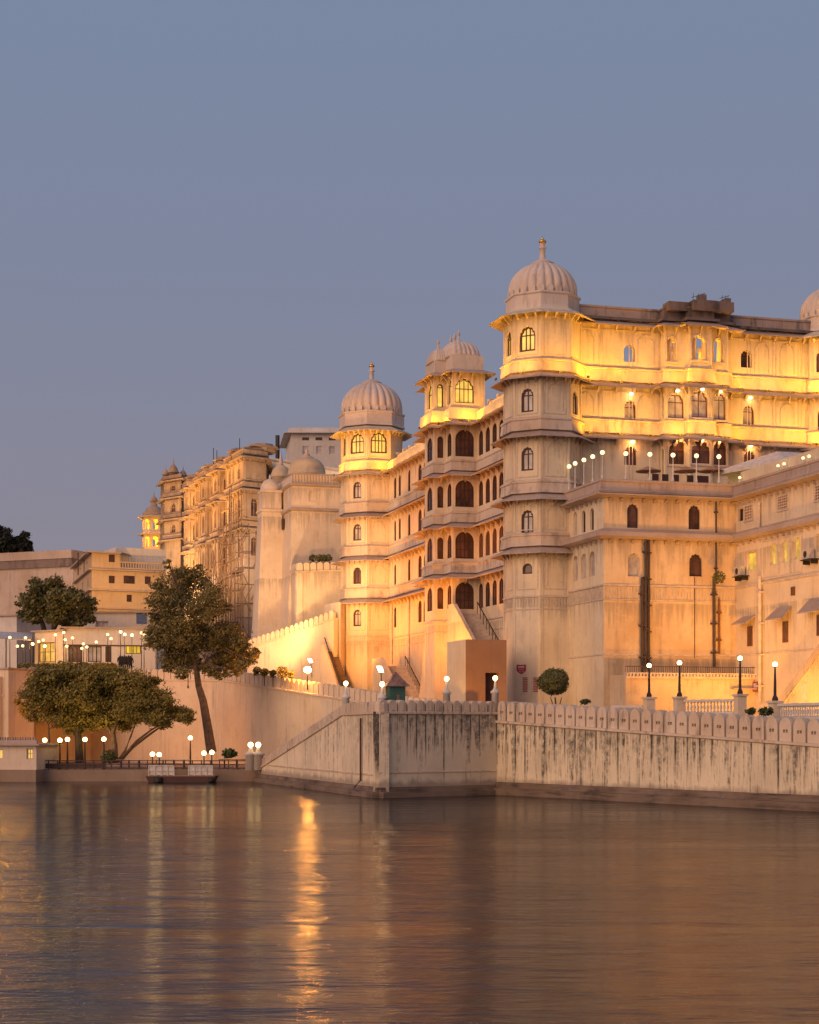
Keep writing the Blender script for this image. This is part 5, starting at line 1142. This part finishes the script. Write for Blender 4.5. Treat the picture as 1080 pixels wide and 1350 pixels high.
# ================================================================ left houses and fort wall
HZ = 192.0; h0, h1 = at(121, HZ), at(217, HZ*1.02); h2 = at(98, 212)
root = thing('apartment_house', (*h0, 12), 'ochre three-storey house with small dark square windows on the hillside left of the old palace', 'house')
seg, sg2 = (h0, h1), (h2, h0); zr = hz(729, HZ); z1 = hz(750, HZ); z2 = hz(777, HZ); z3 = hz(801, HZ)
L, fr = frame(*seg); L2, fr2 = frame(*sg2); ux = hit(158, *seg)[0]; m = MB()
WW = ('wood', 'pane_dark', 2, 1)
t1 = [pop(seg, 143.5, 151.5, 731, 741, 'rect', *WW)]; t2 = [pop(seg, 143.5, 151.5, 759, 769, 'rect', *WW), pop(seg, 163, 178, 759, 769.5, 'rect', 'wood', 'pane_dark', 4, 1), pop(seg, 191, 199, 760, 770, 'rect', *WW)]; t3 = [pop(seg, 167, 174, 784, 793.5, 'rect', *WW)]
wall(m, fr, 0, ux, z1, zr, t1, .2); wall(m, fr, 0, L, z2, z1, t2, .2); wall(m, fr, 0, L, z3, z2, t3, .2); wall(m, fr, 0, L, 8, z3)
s1_ = [(L2*.35, 1.2, z1+1, zr-.5, 'rect', *WW), (L2*.75, 1.0, z1+1, zr-.5, 'rect', *WW)]; s2_ = [(L2*(.2+.3*i), 1.1, z2+.6, z1-.7, 'rect', *WW) for i in range(3)]
wall(m, fr2, 0, L2, z1, zr, s1_, .2); wall(m, fr2, 0, L2, z2, z1, s2_, .2); wall(m, fr2, 0, L2, 8, z2); m.fbox(fr, ux-.02, ux, -8, -.01, z1, zr).build('wall', 'house_plaster', root)
for o in t1+t2+t3: window(root, fr, o, .18, *o[5:9])
for o in s1_+s2_: window(root, fr2, o, .18, *o[5:9])
m = MB(); pc = fr(ux, 0, 0)[:2]; m.sweep([h2, h0, pc], [(-7, zr), (.6, zr), (.6, zr+.18), (-7, zr+.3)]); m.build('roof', 'ledge_plaster', root)
m = MB()
for z in (z1, z2, z3): m.sweep([h2, h0, h1], [(-.05, z+.1), (.4, z+.05), (.4, z-.1), (-.05, z-.15)])
m.build('ledge', 'ledge_plaster', root)
m = MB(); m.fbox(fr, ux, L, -.2, -.02, z1+.12, z1+.3).fbox(fr, ux, L, -.2, -.02, z1+.85, z1+1.0)
k = int((L-ux)/.3)
for j in range(k): m.fbox(fr, ux+(L-ux)*j/k, ux+(L-ux)*j/k+.12, -.17, -.05, z1+.3, z1+.85)
m.build('roof_railing', 'house_plaster', root)
m = MB(); m.fbox(fr, ux+.3, L+1, -7, -2.5, z1, hz(724, 198)); r_ = thing('roof_shed', fr(L*.7, -3, z1), 'grey roof shed behind the railing of the ochre house', 'shed'); m.build('wall', 'white_plaster', r_)
for px in (121, 111, 103, 187): 
    x, y = at(px, 200); tag(MB().tube([(x, y, z1), (x, y, zr+.9)], .06, 5).build('roof_pole', 'iron'), 'thin pole on the ochre house roof, '+{121: 'at its left front corner', 111: 'over its receding side, middle', 103: 'at the far end of its receding side', 187: 'beside the grey roof shed'}[px], 'pole', 'poles on the ochre house roof')
lamp_light('house_flood', 'SPOT', (*at(165, 181), 17.6), (*at(160, 193), 20.5), 5200, (1, .50, .13), .4, spot=120, blend=.8)
# fort wall
f0, f1 = at(-500, 262), at(97, 228); L, fr = frame(f0, f1); r_ = thing('fort_wall', (*f0, 8), 'long crumbling pinkish fort wall on the hill at the far left', 'wall')
zt = hz(729, 232); m = MB(); m.fbox(fr, 0, L, -3, 0, 8, zt-2.2); m.build('wall', 'pink_stone', r_); MB().fbox(fr, 0, L, -3, .35, zt-2.2, zt-1.1).build('dark_band', 'dark_parapet', r_); MB().fbox(fr, 0, L, -3, .5, zt-1.1, zt).build('coping', 'pink_stone', r_)
lamp_light('fort_flood', 'SPOT', (*at(45, 206), 17), (*at(40, 234), 21), 7000, (1, .62, .42), .4, spot=130, blend=.9)
# ================================================================ trees
leafmat('leaf_tall', (.07, .065, .018), (.22, .17, .045))
def T3p(px, py, Z_, dz=0): x, y = at(px, Z_+dz); return Vector((x, y, hz(py, Z_)))
def tree(name, label, base, trunks, blobs, mat, bark, n, sz, Z_, yr=2.0, group=None, gaps=.25):
    r_ = thing(name, (base.x, base.y, base.z), label, 'tree', group); m = MB()
    for path, r0, r1 in trunks:
        P = [T3p(px, py, Z_, dz) for px, py, dz in path]; m.tube(P, [r0+(r1-r0)*i/(len(P)-1) for i in range(len(P))], 8)
    m.build('trunk', bark, r_); m = MB(); tot = sum(b_[2]**2 for b_ in blobs)
    px2m = Z_/F
    br = MB()
    for bx, by, brd in blobs:
        k = int(n*brd*brd/tot); ctr = T3p(bx, by, Z_, random.uniform(-yr, yr)); rad = brd*px2m
        subs = []
        for _ in range(max(4, int(brd*1.9))):
            while True:
                d = Vector((random.uniform(-1, 1), random.uniform(-1, 1), random.uniform(-1, 1)))
                if d.length < 1: break
            subs.append((ctr+Vector((d.x*rad, d.y*rad*1.2, d.z*rad*.85)), rad*random.uniform(.12, .36)))
        for c, rr in subs:
            if random.random() < .10:
                tip = trunks[0][0][-1]; st_ = T3p(tip[0], tip[1], Z_); br.tube([st_.lerp(c, .6), c], [.05, .015], 4).cut()
            for _ in range(int(k/len(subs))):
                d = Vector((random.gauss(0, 1.0), random.gauss(0, 1.0), random.gauss(0, .55)))*rr; leafball(m, c+d, .001, 1, sz)
    m.build('crown', mat, r_); 
    if br.v: br.build_each('branch', bark, r_)
    return r_
tree('tall_tree', 'tallest dark tree with a leaning trunk in front of the old palace', T3p(282, 1000, 137),
     [([(279, 992, 0), (274, 960, 0), (268, 925, 0), (262, 905, .2), (257, 870, 0), (250, 830, 0)], .42, .16), ([(258, 888, 0), (275, 868, .5), (300, 856, 1), (322, 858, 1)], .17, .05), ([(255, 860, 0), (232, 840, .5), (212, 825, 1)], .15, .05), ([(252, 840, 0), (262, 800, 0), (256, 765, 0)], .14, .04)],
     [(232, 768, 22), (258, 762, 18), (243, 755, 13), (277, 782, 16), (214, 792, 18), (240, 800, 26), (270, 805, 24), (296, 800, 9), (212, 822, 15), (236, 835, 26), (268, 838, 26), (296, 838, 22), (318, 848, 12), (306, 862, 20), (328, 866, 10), (206, 845, 18), (228, 862, 20), (252, 868, 16), (278, 880, 12), (240, 890, 10), (222, 745, 6), (262, 745, 5), (207, 775, 8), (335, 860, 7), (318, 876, 9), (300, 886, 7), (200, 808, 8), (222, 880, 8), (322, 850, 8), (332, 872, 6), (312, 884, 8), (288, 892, 7), (295, 868, 14)],
     'leaf_tall', 'bark', 38000, .11, 137)
tree('spreading_tree', 'low spreading olive-brown tree with several bare stems on the quay', T3p(152, 1005, 133),
     [([(151, 1006, 0), (151, 985, 0), (149, 965, 0), (155, 948, 0)], .30, .12), ([(150, 972, 0), (143, 960, 0), (138, 952, 0)], .15, .07), ([(155, 1004, 0), (165, 990, .3), (172, 972, .5), (178, 955, .5)], .12, .05), ([(157, 1004, 0), (175, 985, .5), (195, 970, .8), (215, 956, 1)], .16, .06), ([(160, 1000, 0), (180, 977, .5), (200, 962, .8), (222, 950, 1)], .10, .05)],
     [(150, 897, 22), (178, 905, 22), (150, 925, 26), (178, 932, 24), (203, 922, 20), (140, 948, 14), (168, 952, 13), (205, 945, 14), (228, 940, 14), (246, 944, 11), (222, 925, 10), (128, 915, 18), (200, 900, 10), (215, 955, 8)],
     'leaf_olive', 'bark', 38000, .11, 133)
tree('bushy_tree', 'wide bushy tree at the left end of the quay with a thick straight trunk', T3p(104, 1003, 134),
     [([(105, 1006, 0), (104, 985, 0), (102, 962, 0), (98, 940, 0)], .34, .18), ([(103, 960, 0), (115, 945, 0), (122, 930, 0)], .15, .06)],
     [(62, 898, 20), (88, 892, 18), (112, 895, 20), (50, 918, 20), (78, 918, 24), (108, 920, 26), (60, 938, 15), (85, 942, 20), (112, 948, 20), (98, 960, 13), (32, 936, 9), (26, 926, 6), (42, 944, 9), (45, 900, 10)],
     'leaf_olive', 'bark_dark', 38000, .11, 134)
tree('thin_tree', 'thin nearly bare young tree at the left end of the quay', T3p(65, 1005, 131),
     [([(65, 1005, 0), (65, 975, 0), (64, 955, 0)], .09, .05), ([(64, 955, 0), (56, 943, 0), (50, 938, 0)], .04, .02), ([(64, 955, 0), (73, 945, 0), (80, 941, 0)], .04, .02), ([(65, 962, 0), (75, 952, 0)], .03, .02)],
     [(60, 945, 9), (74, 948, 7)], 'leaf_olive', 'bark_dark', 260, .12, 131)
tree('terrace_tree', 'dark tree with twisted limbs on the restaurant terrace in front of the fort wall', T3p(62, 838, 170),
     [([(60, 838, 0), (56, 822, 0), (50, 808, 0), (48, 795, 0)], .3, .1), ([(66, 838, 0), (75, 822, 0), (88, 812, 0), (100, 803, 0)], .26, .08), ([(72, 826, 0), (70, 808, 0), (66, 790, 0)], .14, .05)],
     [(50, 775, 14), (70, 772, 13), (38, 795, 14), (58, 795, 17), (82, 790, 16), (100, 785, 12), (115, 795, 11), (95, 808, 14), (75, 812, 14), (45, 812, 12), (118, 812, 9), (105, 822, 8), (88, 826, 8), (30, 808, 7)],
     'leaf_dark', 'bark_dark', 13000, .2, 170)
tree('hilltop_tree', 'dark hilltop tree cut by the left edge above the fort wall', T3p(0, 730, 262), [([(2, 735, 0), (2, 715, 0)], .5, .3)], [(-8, 712, 14), (4, 706, 9), (8, 716, 10), (-2, 700, 8), (1, 722, 10)], 'leaf_far', 'bark_dark', 6000, .3, 262)
tree('hilltop_tree', 'dark rounded hilltop tree above the fort wall, right of the one at the edge', T3p(28, 730, 262), [([(27, 735, 0), (27, 718, 0)], .5, .3)], [(22, 716, 8), (30, 708, 7), (33, 717, 9), (26, 724, 10), (38, 724, 6), (15, 722, 7)], 'leaf_far', 'bark_dark', 6000, .3, 262)
for i, (px, py, s_) in enumerate(((305, 879, .32), (339, 885, .40), (349, 887, .36), (360, 888, .32), (372, 886, .52), (384, 889, .28), (318, 881, .35))):
    Z_ = 144-(px-330)*.14; c = T3p(px, py, Z_); r_ = thing('shrub', (c.x, c.y, c.z-.6), 'small round shrub behind the ramp wall parapet, %s along its row' % ordw(i), 'shrub', 'shrubs behind the ramp wall'); m = MB(); leafball(m, c, s_, int(500*s_+60), .1); m.build('foliage', 'leaf_dark', r_); MB().tube([(c.x, c.y, c.z-1.1), (c.x, c.y, c.z)], .04, 5).build('stem', 'bark_dark', r_)
for px, Z_, w_, lab in ((990, 88, .5, 'small leafy plant lit yellow beside the downpipe behind the lake wall'), (1010, 89, .8, 'spiky plant at the foot of the rightmost lamp pedestal')):
    c = T3p(px, 938, Z_); m = MB(); leafball(m, c, w_*.5, 120, .13, .6); tag(m.build('plant', 'leaf_green'), lab, 'plant')
c = T3p(771, 925.5, 106); m = MB(); leafball(m, c, .4, 140, .1, .4); tag(m.build('plant', 'leaf_green'), 'low green plant right of the round clipped tree', 'plant')
c = T3p(303, 993, 131); m = MB(); leafball(m, c, .6, 160, .2, .6); tag(m.build('plant', 'leaf_green'), 'yellow-green plant behind the quay railing near the gate pillars', 'plant')
c = T3p(144, 998, 132); m = MB(); leafball(m, c, .7, 300, .12, .8); tag(m.build('plant', 'leaf_green'), 'bright green bush by the stems of the spreading tree', 'plant')
# ================================================================ quay: railing, lamps, boat, kiosk
ra, rb = at(52, 129), at(337, 128.8); L, fr = frame(ra, rb); r_ = thing('quay_railing', (*ra, .87), 'long dark railing along the quay edge with tables behind it', 'railing')
m = MB(); zt = hz(1003, 129)
for z in (zt, zt-.28, zt-.55): m.fbox(fr, 0, L, -.03, .03, z-.035, z+.035)
m.build('rail', 'rail_iron', r_); m = MB()
for j in range(25): m.fbox(fr, L*j/24-.04, L*j/24+.04, -.04, .04, .87, zt+.05).cut()
m.build_each('post', 'rail_iron', r_); m = MB(); m.fbox(fr, 0, L*.31, -.06, -.04, .95, zt-.2); m.build('panel', 'rail_iron', r_)
for i, px in enumerate((170, 184, 215, 229, 243, 296, 312, 160, 325)):
    c = at(px, 131.5); s_ = random.uniform(.3, .45); r_ = thing('cafe_table', (*c, .87), 'small cafe table behind the quay railing, '+['second', 'third', 'fourth', 'fifth', 'sixth', 'seventh', 'eighth', 'first', 'ninth'][i]+' from the spreading tree', 'table', 'cafe tables on the quay')
    MB().box(c[0]-.4, c[0]+.4, c[1]-.4, c[1]+.4, 1.55, 1.6).build('tabletop', random.choice(['orange_wood', 'white_paint', 'brown_plaster']), r_)
    MB().box(c[0]-.05, c[0]+.05, c[1]-.05, c[1]+.05, .87, 1.55).box(c[0]-.25, c[0]+.25, c[1]-.25, c[1]+.25, .87, .92).build('pedestal', 'wood', r_)
ql = [(59, 976, 1010, 130, 'leftmost on the quay, near the kiosk'), (79, 976, 1012, 129.3, 'second from the left on the quay'), (89, 975, 1010, 131, 'third from the left on the quay, close to the second'), (112, 975, 1010, 130, 'on the quay under the bushy tree'), (137, 974.5, 1012, 129.5, 'on the quay beside the spreading tree stem'), (251, 973, 1010, 132.5, 'standing alone behind the quay railing right of the spreading tree')]
for px, pg, pb, Z_, lab in ql: x, y = at(px, Z_); globe_lamp(x, y, .87, hz(pg, Z_), 'dark globe lamp post '+lab, 'lamp posts on the quay', 'iron', 'globe_glow', .22, .05)
for px, pg, lab in ((201, 994.5, 'left of the pair at the left end of the boat'), (210, 995, 'right of the pair at the left end of the boat'), (269, 993, 'left of the pair at the right end of the boat'), (279.3, 992, 'right of the pair at the right end of the boat')):
    x, y = at(px, 127.6); globe_lamp(x, y, -.3, hz(pg, 127.6), 'low waterside globe lamp, '+lab, 'lamp posts beside the boat', 'iron', 'globe_glow', .22, .05)
# boat
b0, b1 = at(197, 126.6), at(284, 126.4); L, fr = frame(b0, b1); r_ = thing('landing_boat', (*b0, 0), 'flat dark landing boat with white railings moored at the quay', 'boat')
m = MB(); H = [(-.1, .45), (.1, .02), (.5, -.15), (L-.5, -.15), (L-.1, .02), (L+.1, .45)]
m.add([fr(u, v, z) for v in (.9, -.9) for u, z in H], [(0, 1, 2, 3, 4, 5), (11, 10, 9, 8, 7, 6)]+[(i, 6+i, 7+i, i+1) for i in range(5)]+[(5, 11, 6, 0)]); m.build('hull', 'wood', r_)
MB().fbox(fr, 0, L, -.8, .8, .452, .5).build('deck', 'brown_plaster', r_)
for (u0, u1) in ((.1, L*.40), (L*.62, L-.1)):
    m = MB(); k = 4
    for j in range(k+1): m.fbox(fr, u0+(u1-u0)*j/k-.03, u0+(u1-u0)*j/k+.03, .72, .78, .5, 1.25)
    m.fbox(fr, u0, u1, .72, .78, 1.2, 1.27).fbox(fr, u0, u1, .72, .78, .82, .87); rl = m.build('railing', 'white_paint', r_); MB().fbox(fr, u0, u1, .70, .715, .55, 1.2).build('panel', 'canvas', rl)
m = MB(); m.lathe(*fr(L*.17, .95, 0)[:2], [(.12, -.05), (.32, .05), (.32, .35), (.12, .45)], 12).cut().lathe(*fr(L*.97, .95, 0)[:2], [(.1, 0), (.25, .1), (.25, .35), (.1, .45)], 12); m.build_each('tyre_fender', 'iron', r_)
# kiosk at the left
k0, k1 = at(-25, 127.5), at(48, 127); L, fr = frame(k0, k1); zt = hz(983, 127); r_ = thing('kiosk', (*k0, 0), 'low flat lakeside kiosk with a toothed parapet and glowing yellow windows at the left edge', 'building')
ops = [pop((k0, k1), -6, 4, 987.5, 1001, 'rect', 'trim_plaster', 'pane_lit', 1, 0), pop((k0, k1), 35, 43.5, 987, 1001, 'rect', 'trim_plaster', 'pane_lit', 2, 1)]
m = MB(); wall(m, fr, 0, L, .9, zt, ops, .2); m.fbox(fr, -.0, L-.003, -5, -.25, .9, zt); m.fbox(fr, L-.003, L, -5, 0, .9, zt); m.build('wall', 'bastion_plaster', r_)
for o in ops: window(r_, fr, o, .18, *o[5:9])
MB().fbox(fr, -.2, L+.35, -5.2, .45, zt, zt+.14).build('roof', 'ledge_plaster', r_); m = MB(); m.fbox(fr, 0, L, -.3, -.05, zt+.14, zt+.4)
k = 22
for j in range(k): m.fbox(fr, L*j/k+.03, L*(j+1)/k-.12, -.3, -.05, zt+.4, zt+.62)
m.build('parapet', 'ledge_plaster', r_); MB().fbox(fr, -.3, L, -5.2, .12, -1, .9).build('plinth', 'quay_stone', r_)
# ================================================================ left retaining walls and restaurant terrace
w = [at(-500, 172), at(-90, 149), at(6, 146), at(11, 145), at(20, 147), at(44, 149), at(47, 156), at(120, 160), at(170, 157)]
def rwall(name, label, pts, z0, zt, mat, th=.8, cap=None):
    r_ = thing(name, (pts[0][0], pts[0][1], z0), label, 'wall'); MB().sweep(pts, [(0, z0), (0, zt), (-th, zt), (-th, z0)]).build('wall', mat, r_)
    if cap: MB().sweep(pts, [(-.1, zt), (cap, zt+.02), (cap, zt+.16), (-th, zt+.16)]).build('coping', 'ledge_plaster', r_)
    return r_
r_ = rwall('retaining_wall', 'tall orange-lit retaining wall with buttresses under the left restaurant terrace', w, -.5, 9.0, 'ramp_plaster', cap=.15)
L, fr = frame(w[1], w[2]); m = MB()
for u in (L-.6, L-3.2): m.fbox(fr, u-.35, u+.35, 0.003, .5, 0, 8.4)
m.fbox(fr, 0, L, .003, .12, hz(916, 146)-.15, hz(916, 146)); m.build('buttress', 'ramp_plaster', r_)
tag(MB().prism([at(-500, 172.5), at(-90, 149.6), at(6, 146.6), at(44, 149.8), at(170, 158), at(200, 175), at(205, 205), at(-500, 240)], 5, 9.1).build('restaurant_terrace', 'quay_stone'), kind='structure')
# rubble slope top behind the trees
root = thing('rubble_wall', (*at(30, 152), 8), 'rough pinkish rubble bank along the edge of the restaurant terrace', 'wall'); m = MB()
for i in range(150):
    px = 18+i*1.05+random.uniform(-1, 1); Z_ = 151+random.uniform(-.6, 1.2)+(px-18)*.045; x, y = at(px, Z_); s_ = random.uniform(.3, .7); z = 9.1-random.uniform(0, .9)
    m.lathe(x, y, [(s_*.5, z-.5), (s_*.75, z), (s_*.6, z+s_*.45), (s_*.2, z+s_*.6)], 5, ph=random.random()*3)
m.build('stones', 'pink_stone', root)
# restaurant buildings
def shed(name, label, pts, z0, zt, mat, depth=4, ops=(), roofm='ledge_plaster', over=.3, cat='building', pmat=None):
    L, fr = frame(*pts); r_ = thing(name, (*pts[0], z0), label, cat); m = MB(); wall(m, fr, 0, L, z0, zt, ops, .3); m.quad(fr(0, 0, z0), fr(0, 0, zt), fr(0, -depth, zt), fr(0, -depth, z0)).quad(fr(L, 0, z0), fr(L, 0, zt), fr(L, -depth, zt), fr(L, -depth, z0)); m.build('wall', mat, r_)
    MB().fbox(fr, -over, L+over, -depth-over, over, zt, zt+.15).build('roof', roofm, r_)
    for o in ops: window(r_, fr, o, .28, *o[5:9])
    return r_, fr, L
s_ = (at(84, 166), at(205, 168)); Z_ = 167
ops = [pop(s_, 90, 108, 851, 873, 'rect', 'wood', 'pane_brown', 3, 0), pop(s_, 116, 134, 852, 873, 'rect', 'wood', 'pane_pale', 3, 0), pop(s_, 139, 147, 852, 873, 'rect', 'wood', 'pane_brown', 2, 0), pop(s_, 166, 186, 851, 862, 'rect', 'wood', 'pane_room', 4, 0)]
r_, fr, L = shed('restaurant_hall', 'long low cream restaurant hall with a dark string line and glazed doors', s_, 9.1, hz(829, Z_), 'white_plaster', 8, ops)
MB().fbox(fr, 0, L, .003, .1, hz(850.5, Z_)-.1, hz(850.5, Z_)+.02).build('string_line', 'rail_iron', r_)
s_ = (at(46, 168), at(83, 166)); ops = [pop(s_, 50, 72, 847, 873, 'rect', 'orange_wood', 'hall_glow', 3, 1)]
shed('lit_restaurant', 'small flat-roofed restaurant room glowing yellow inside, left of the long hall', s_, 9.1, hz(832, 166), 'white_plaster', 5, ops)
s_ = (at(110, 180), at(205, 180)); ops = [pop(s_, 126, 143, 819, 829, 'rect', 'trim_plaster', 'pane_pale', 2, 0)]
shed('flat_house', 'pale flat-roofed house behind the restaurant hall, with a blue tarp hung on it', s_, 9.1, hz(808, 180), 'white_plaster', 6, ops)
L, fr = frame(*s_); u0 = hit(180, *s_)[0]; tag(MB().fbox(fr, u0, u0+1.1, .01, .06, 15, 16.2).build('blue_tarp', 'tarp'), 'blue tarp hanging on the pale house behind the tall tree', 'tarp')
s_ = (at(-30, 178), at(22, 176)); shed('grey_shed', 'pale grey shed wall at the far left edge above the awning', s_, 9.1, hz(812, 176), 'white_plaster', 6, [])
s_ = (at(24, 182), at(60, 182)); shed('dark_hut', 'low hut with a dark open front under the terrace tree', s_, 9.1, hz(819, 182), 'brown_plaster', 4, [])
# awning with tables
r_ = thing('awning', (*at(10, 155), 9.1), 'sloping pale awning over yellow-lit tables at the left edge', 'awning')
a_, b_, c_, d_ = at(-30, 150), at(40, 162), at(44, 172), at(-30, 168); m = MB(); m.add([(*a_, 12.1), (*b_, 12.4), (*c_, 13.6), (*d_, 13.6), (*a_, 12.0), (*b_, 12.3), (*c_, 13.5), (*d_, 13.5)], [(0, 1, 2, 3), (7, 6, 5, 4), (0, 4, 5, 1), (1, 5, 6, 2), (3, 2, 6, 7), (0, 3, 7, 4)]); m.build('canopy', 'canvas', r_)
m = MB()
for p in (a_, b_, c_, at(8, 156)): m.box(p[0]-.05, p[0]+.05, p[1]-.05, p[1]+.05, 9.1, 12.2).cut()
m.build_each('pole', 'iron', r_)
for px, py, Z_, e in ((2, 862, 160, 300), (30, 858, 163, 260), (52, 860, 162, 260), (165, 842, 163, 120), (100, 858, 161, 110), (130, 858, 161, 80), (205, 862, 160, 60)): lamp_light('restaurant_lamp', 'POINT', (*at(px, Z_), hz(py-6, Z_)), None, e, AMBER if px < 90 else WARM, .15)
tlm = [(13, 840.5, 152, 'leftmost on the restaurant terrace, tall and dark'), (33.6, 841, 158, 'tall one at the back of the awning'), (23, 852, 154, 'short one under the awning'), (30, 851.5, 160, 'short one right of the lamp under the awning'), (43, 849, 158, 'bright one before the lit restaurant room'), (51, 846, 154, 'dark-posted one in front of the lit restaurant door'), (57, 844, 160, 'set back on the lit restaurant corner'), (59, 852, 158, 'brightest one at the lit restaurant door'), (73, 837, 155, 'tall one between the lit restaurant and the long hall'), (84, 834, 162, 'high one under the terrace tree'), (86, 843.5, 161, 'one under the terrace tree, below the high lamp'), (88, 852, 160, 'lowest one under the terrace tree'), (95.6, 841, 163, 'one just right of the terrace tree trunk'), (108, 855, 158, 'left bulb of the low group of three before the hall doors'), (110, 849, 158, 'upper bulb of the low group of three before the hall doors'), (114.5, 853, 158, 'right bulb of the low group of three before the hall doors'), (127, 846.5, 158, 'single lamp in front of the pale hall doors'), (142, 836.5, 159, 'tall one in the middle of the long hall'), (146.5, 842, 158, 'one right beside the tall middle lamp of the hall'), (159, 833, 160, 'tall one left of the brightest hall lamp'), (164.5, 836.5, 161, 'brightest one at the right part of the long hall'), (174, 837.5, 160, 'one right of the brightest hall lamp'), (186.5, 834.5, 160, 'left one of the close pair near the tall tree'), (190, 836.5, 159, 'right one of the close pair near the tall tree'), (207.5, 832, 156, 'small one seen through the tall tree, upper'), (248, 850, 150, 'small one seen through the tall tree, on the right')]
for px, py, Z_, lab in tlm: x, y = at(px, Z_); globe_lamp(x, y, 9.1 if px < 220 else 7.5, hz(py, Z_), 'globe lamp, '+lab, 'globe lamps on the restaurant terrace', 'iron', 'globe_glow' if 'bright' in lab else 'globe_white', .165 if 'small' not in lab else .13, .026, name='terrace_lamp')
lamp_light('quay_flood', 'SPOT', (*at(215, 138), 1.4), (*at(222, 153), 5), 1500, SODIUM, .3, spot=130, blend=.8)
lamp_light('tree_uplight', 'SPOT', (*at(110, 131), 1.2), (*at(125, 133), 6), 500, (1, .62, .15), .3, spot=120, blend=.8)
lamp_light('quay_flood', 'SPOT', (*at(120, 140), 1.4), (*at(120, 158), 4), 900, SODIUM, .3, spot=130, blend=.8)
lamp_light('quay_flood', 'SPOT', (*at(8, 131), 3.2), (*at(15, 146), 5), 1300, SODIUM, .3, spot=130, blend=.8)
for px, py, w_, lab in ((93, 868, 1.1, 'left of the low group of three lamps'), (124, 869, .9, 'in front of the pale hall doors'), (60, 868, .8, 'beside the lit restaurant door'), (140, 870, .8, 'between the hall doors and the seated group'), (36, 871, .7, 'under the awning edge')):
    c = T3p(px, py, 156); r_ = thing('hedge', (c.x, c.y, 9.1), 'low brownish hedge bush on the restaurant terrace, '+lab, 'hedge', 'hedge bushes on the restaurant terrace'); m = MB()
    for k in range(3): leafball(m, (c.x+(k-1)*w_*.7, c.y, 9.55), w_*.62, 260, .13, .8)
    m.build('foliage', 'leaf_olive', r_); MB().box(c.x-w_, c.x+w_, c.y-.25, c.y+.25, 9.1, 9.35).build('planter', 'brown_plaster', r_)
# people seated on the terrace: small group
from_h = 9.1
def person(x, y, z, lab, col):
    me = bpy.data.meshes.new('person'); J = [(0, 0, .9), (0, 0, 1.15), (0, 0, 1.38), (0, 0, 1.47), (0, .0, 1.62), (.18, 0, 1.36), (.26, -.03, 1.08), (.22, -.14, .9), (-.18, 0, 1.36), (-.26, -.03, 1.08), (-.22, -.14, .9), (.1, 0, .86), (.11, -.01, .48), (.11, .02, .06), (.11, -.12, .03), (-.1, 0, .86), (-.11, -.03, .48), (-.11, .02, .06), (-.11, -.12, .03)]
    E = [(0, 1), (1, 2), (2, 3), (3, 4), (2, 5), (5, 6), (6, 7), (2, 8), (8, 9), (9, 10), (0, 11), (11, 12), (12, 13), (13, 14), (0, 15), (15, 16), (16, 17), (17, 18)]
    Rr = [.15, .15, .13, .06, .11, .07, .05, .035, .07, .05, .035, .1, .065, .045, .04, .1, .065, .045, .04]
    me.from_pydata(J, E, []); me.materials.append(MT[col]); o = bpy.data.objects.new('person', me); COL.objects.link(o); o.location = (x, y, z)
    sk = o.modifiers.new('skin', 'SKIN'); sb = o.modifiers.new('sub', 'SUBSURF'); sb.levels = 1; sb.render_levels = 1
    for v, r in zip(me.skin_vertices[0].data, Rr): v.radius = (r, r)
    me.skin_vertices[0].data[0].use_root = True
    tag(o, lab, 'person', 'people gathered on the restaurant terrace')
plain('dark_cloth', (.02, .018, .02), .9)
for i, px in enumerate((158.5, 161, 163.8, 166.5, 169.5, 172)):
    x, y = at(px, 157+(i % 2)); person(x, y, 9.1, 'person in dark clothes standing on the restaurant terrace, %s from the left of the group' % ordw(i), 'dark_cloth')
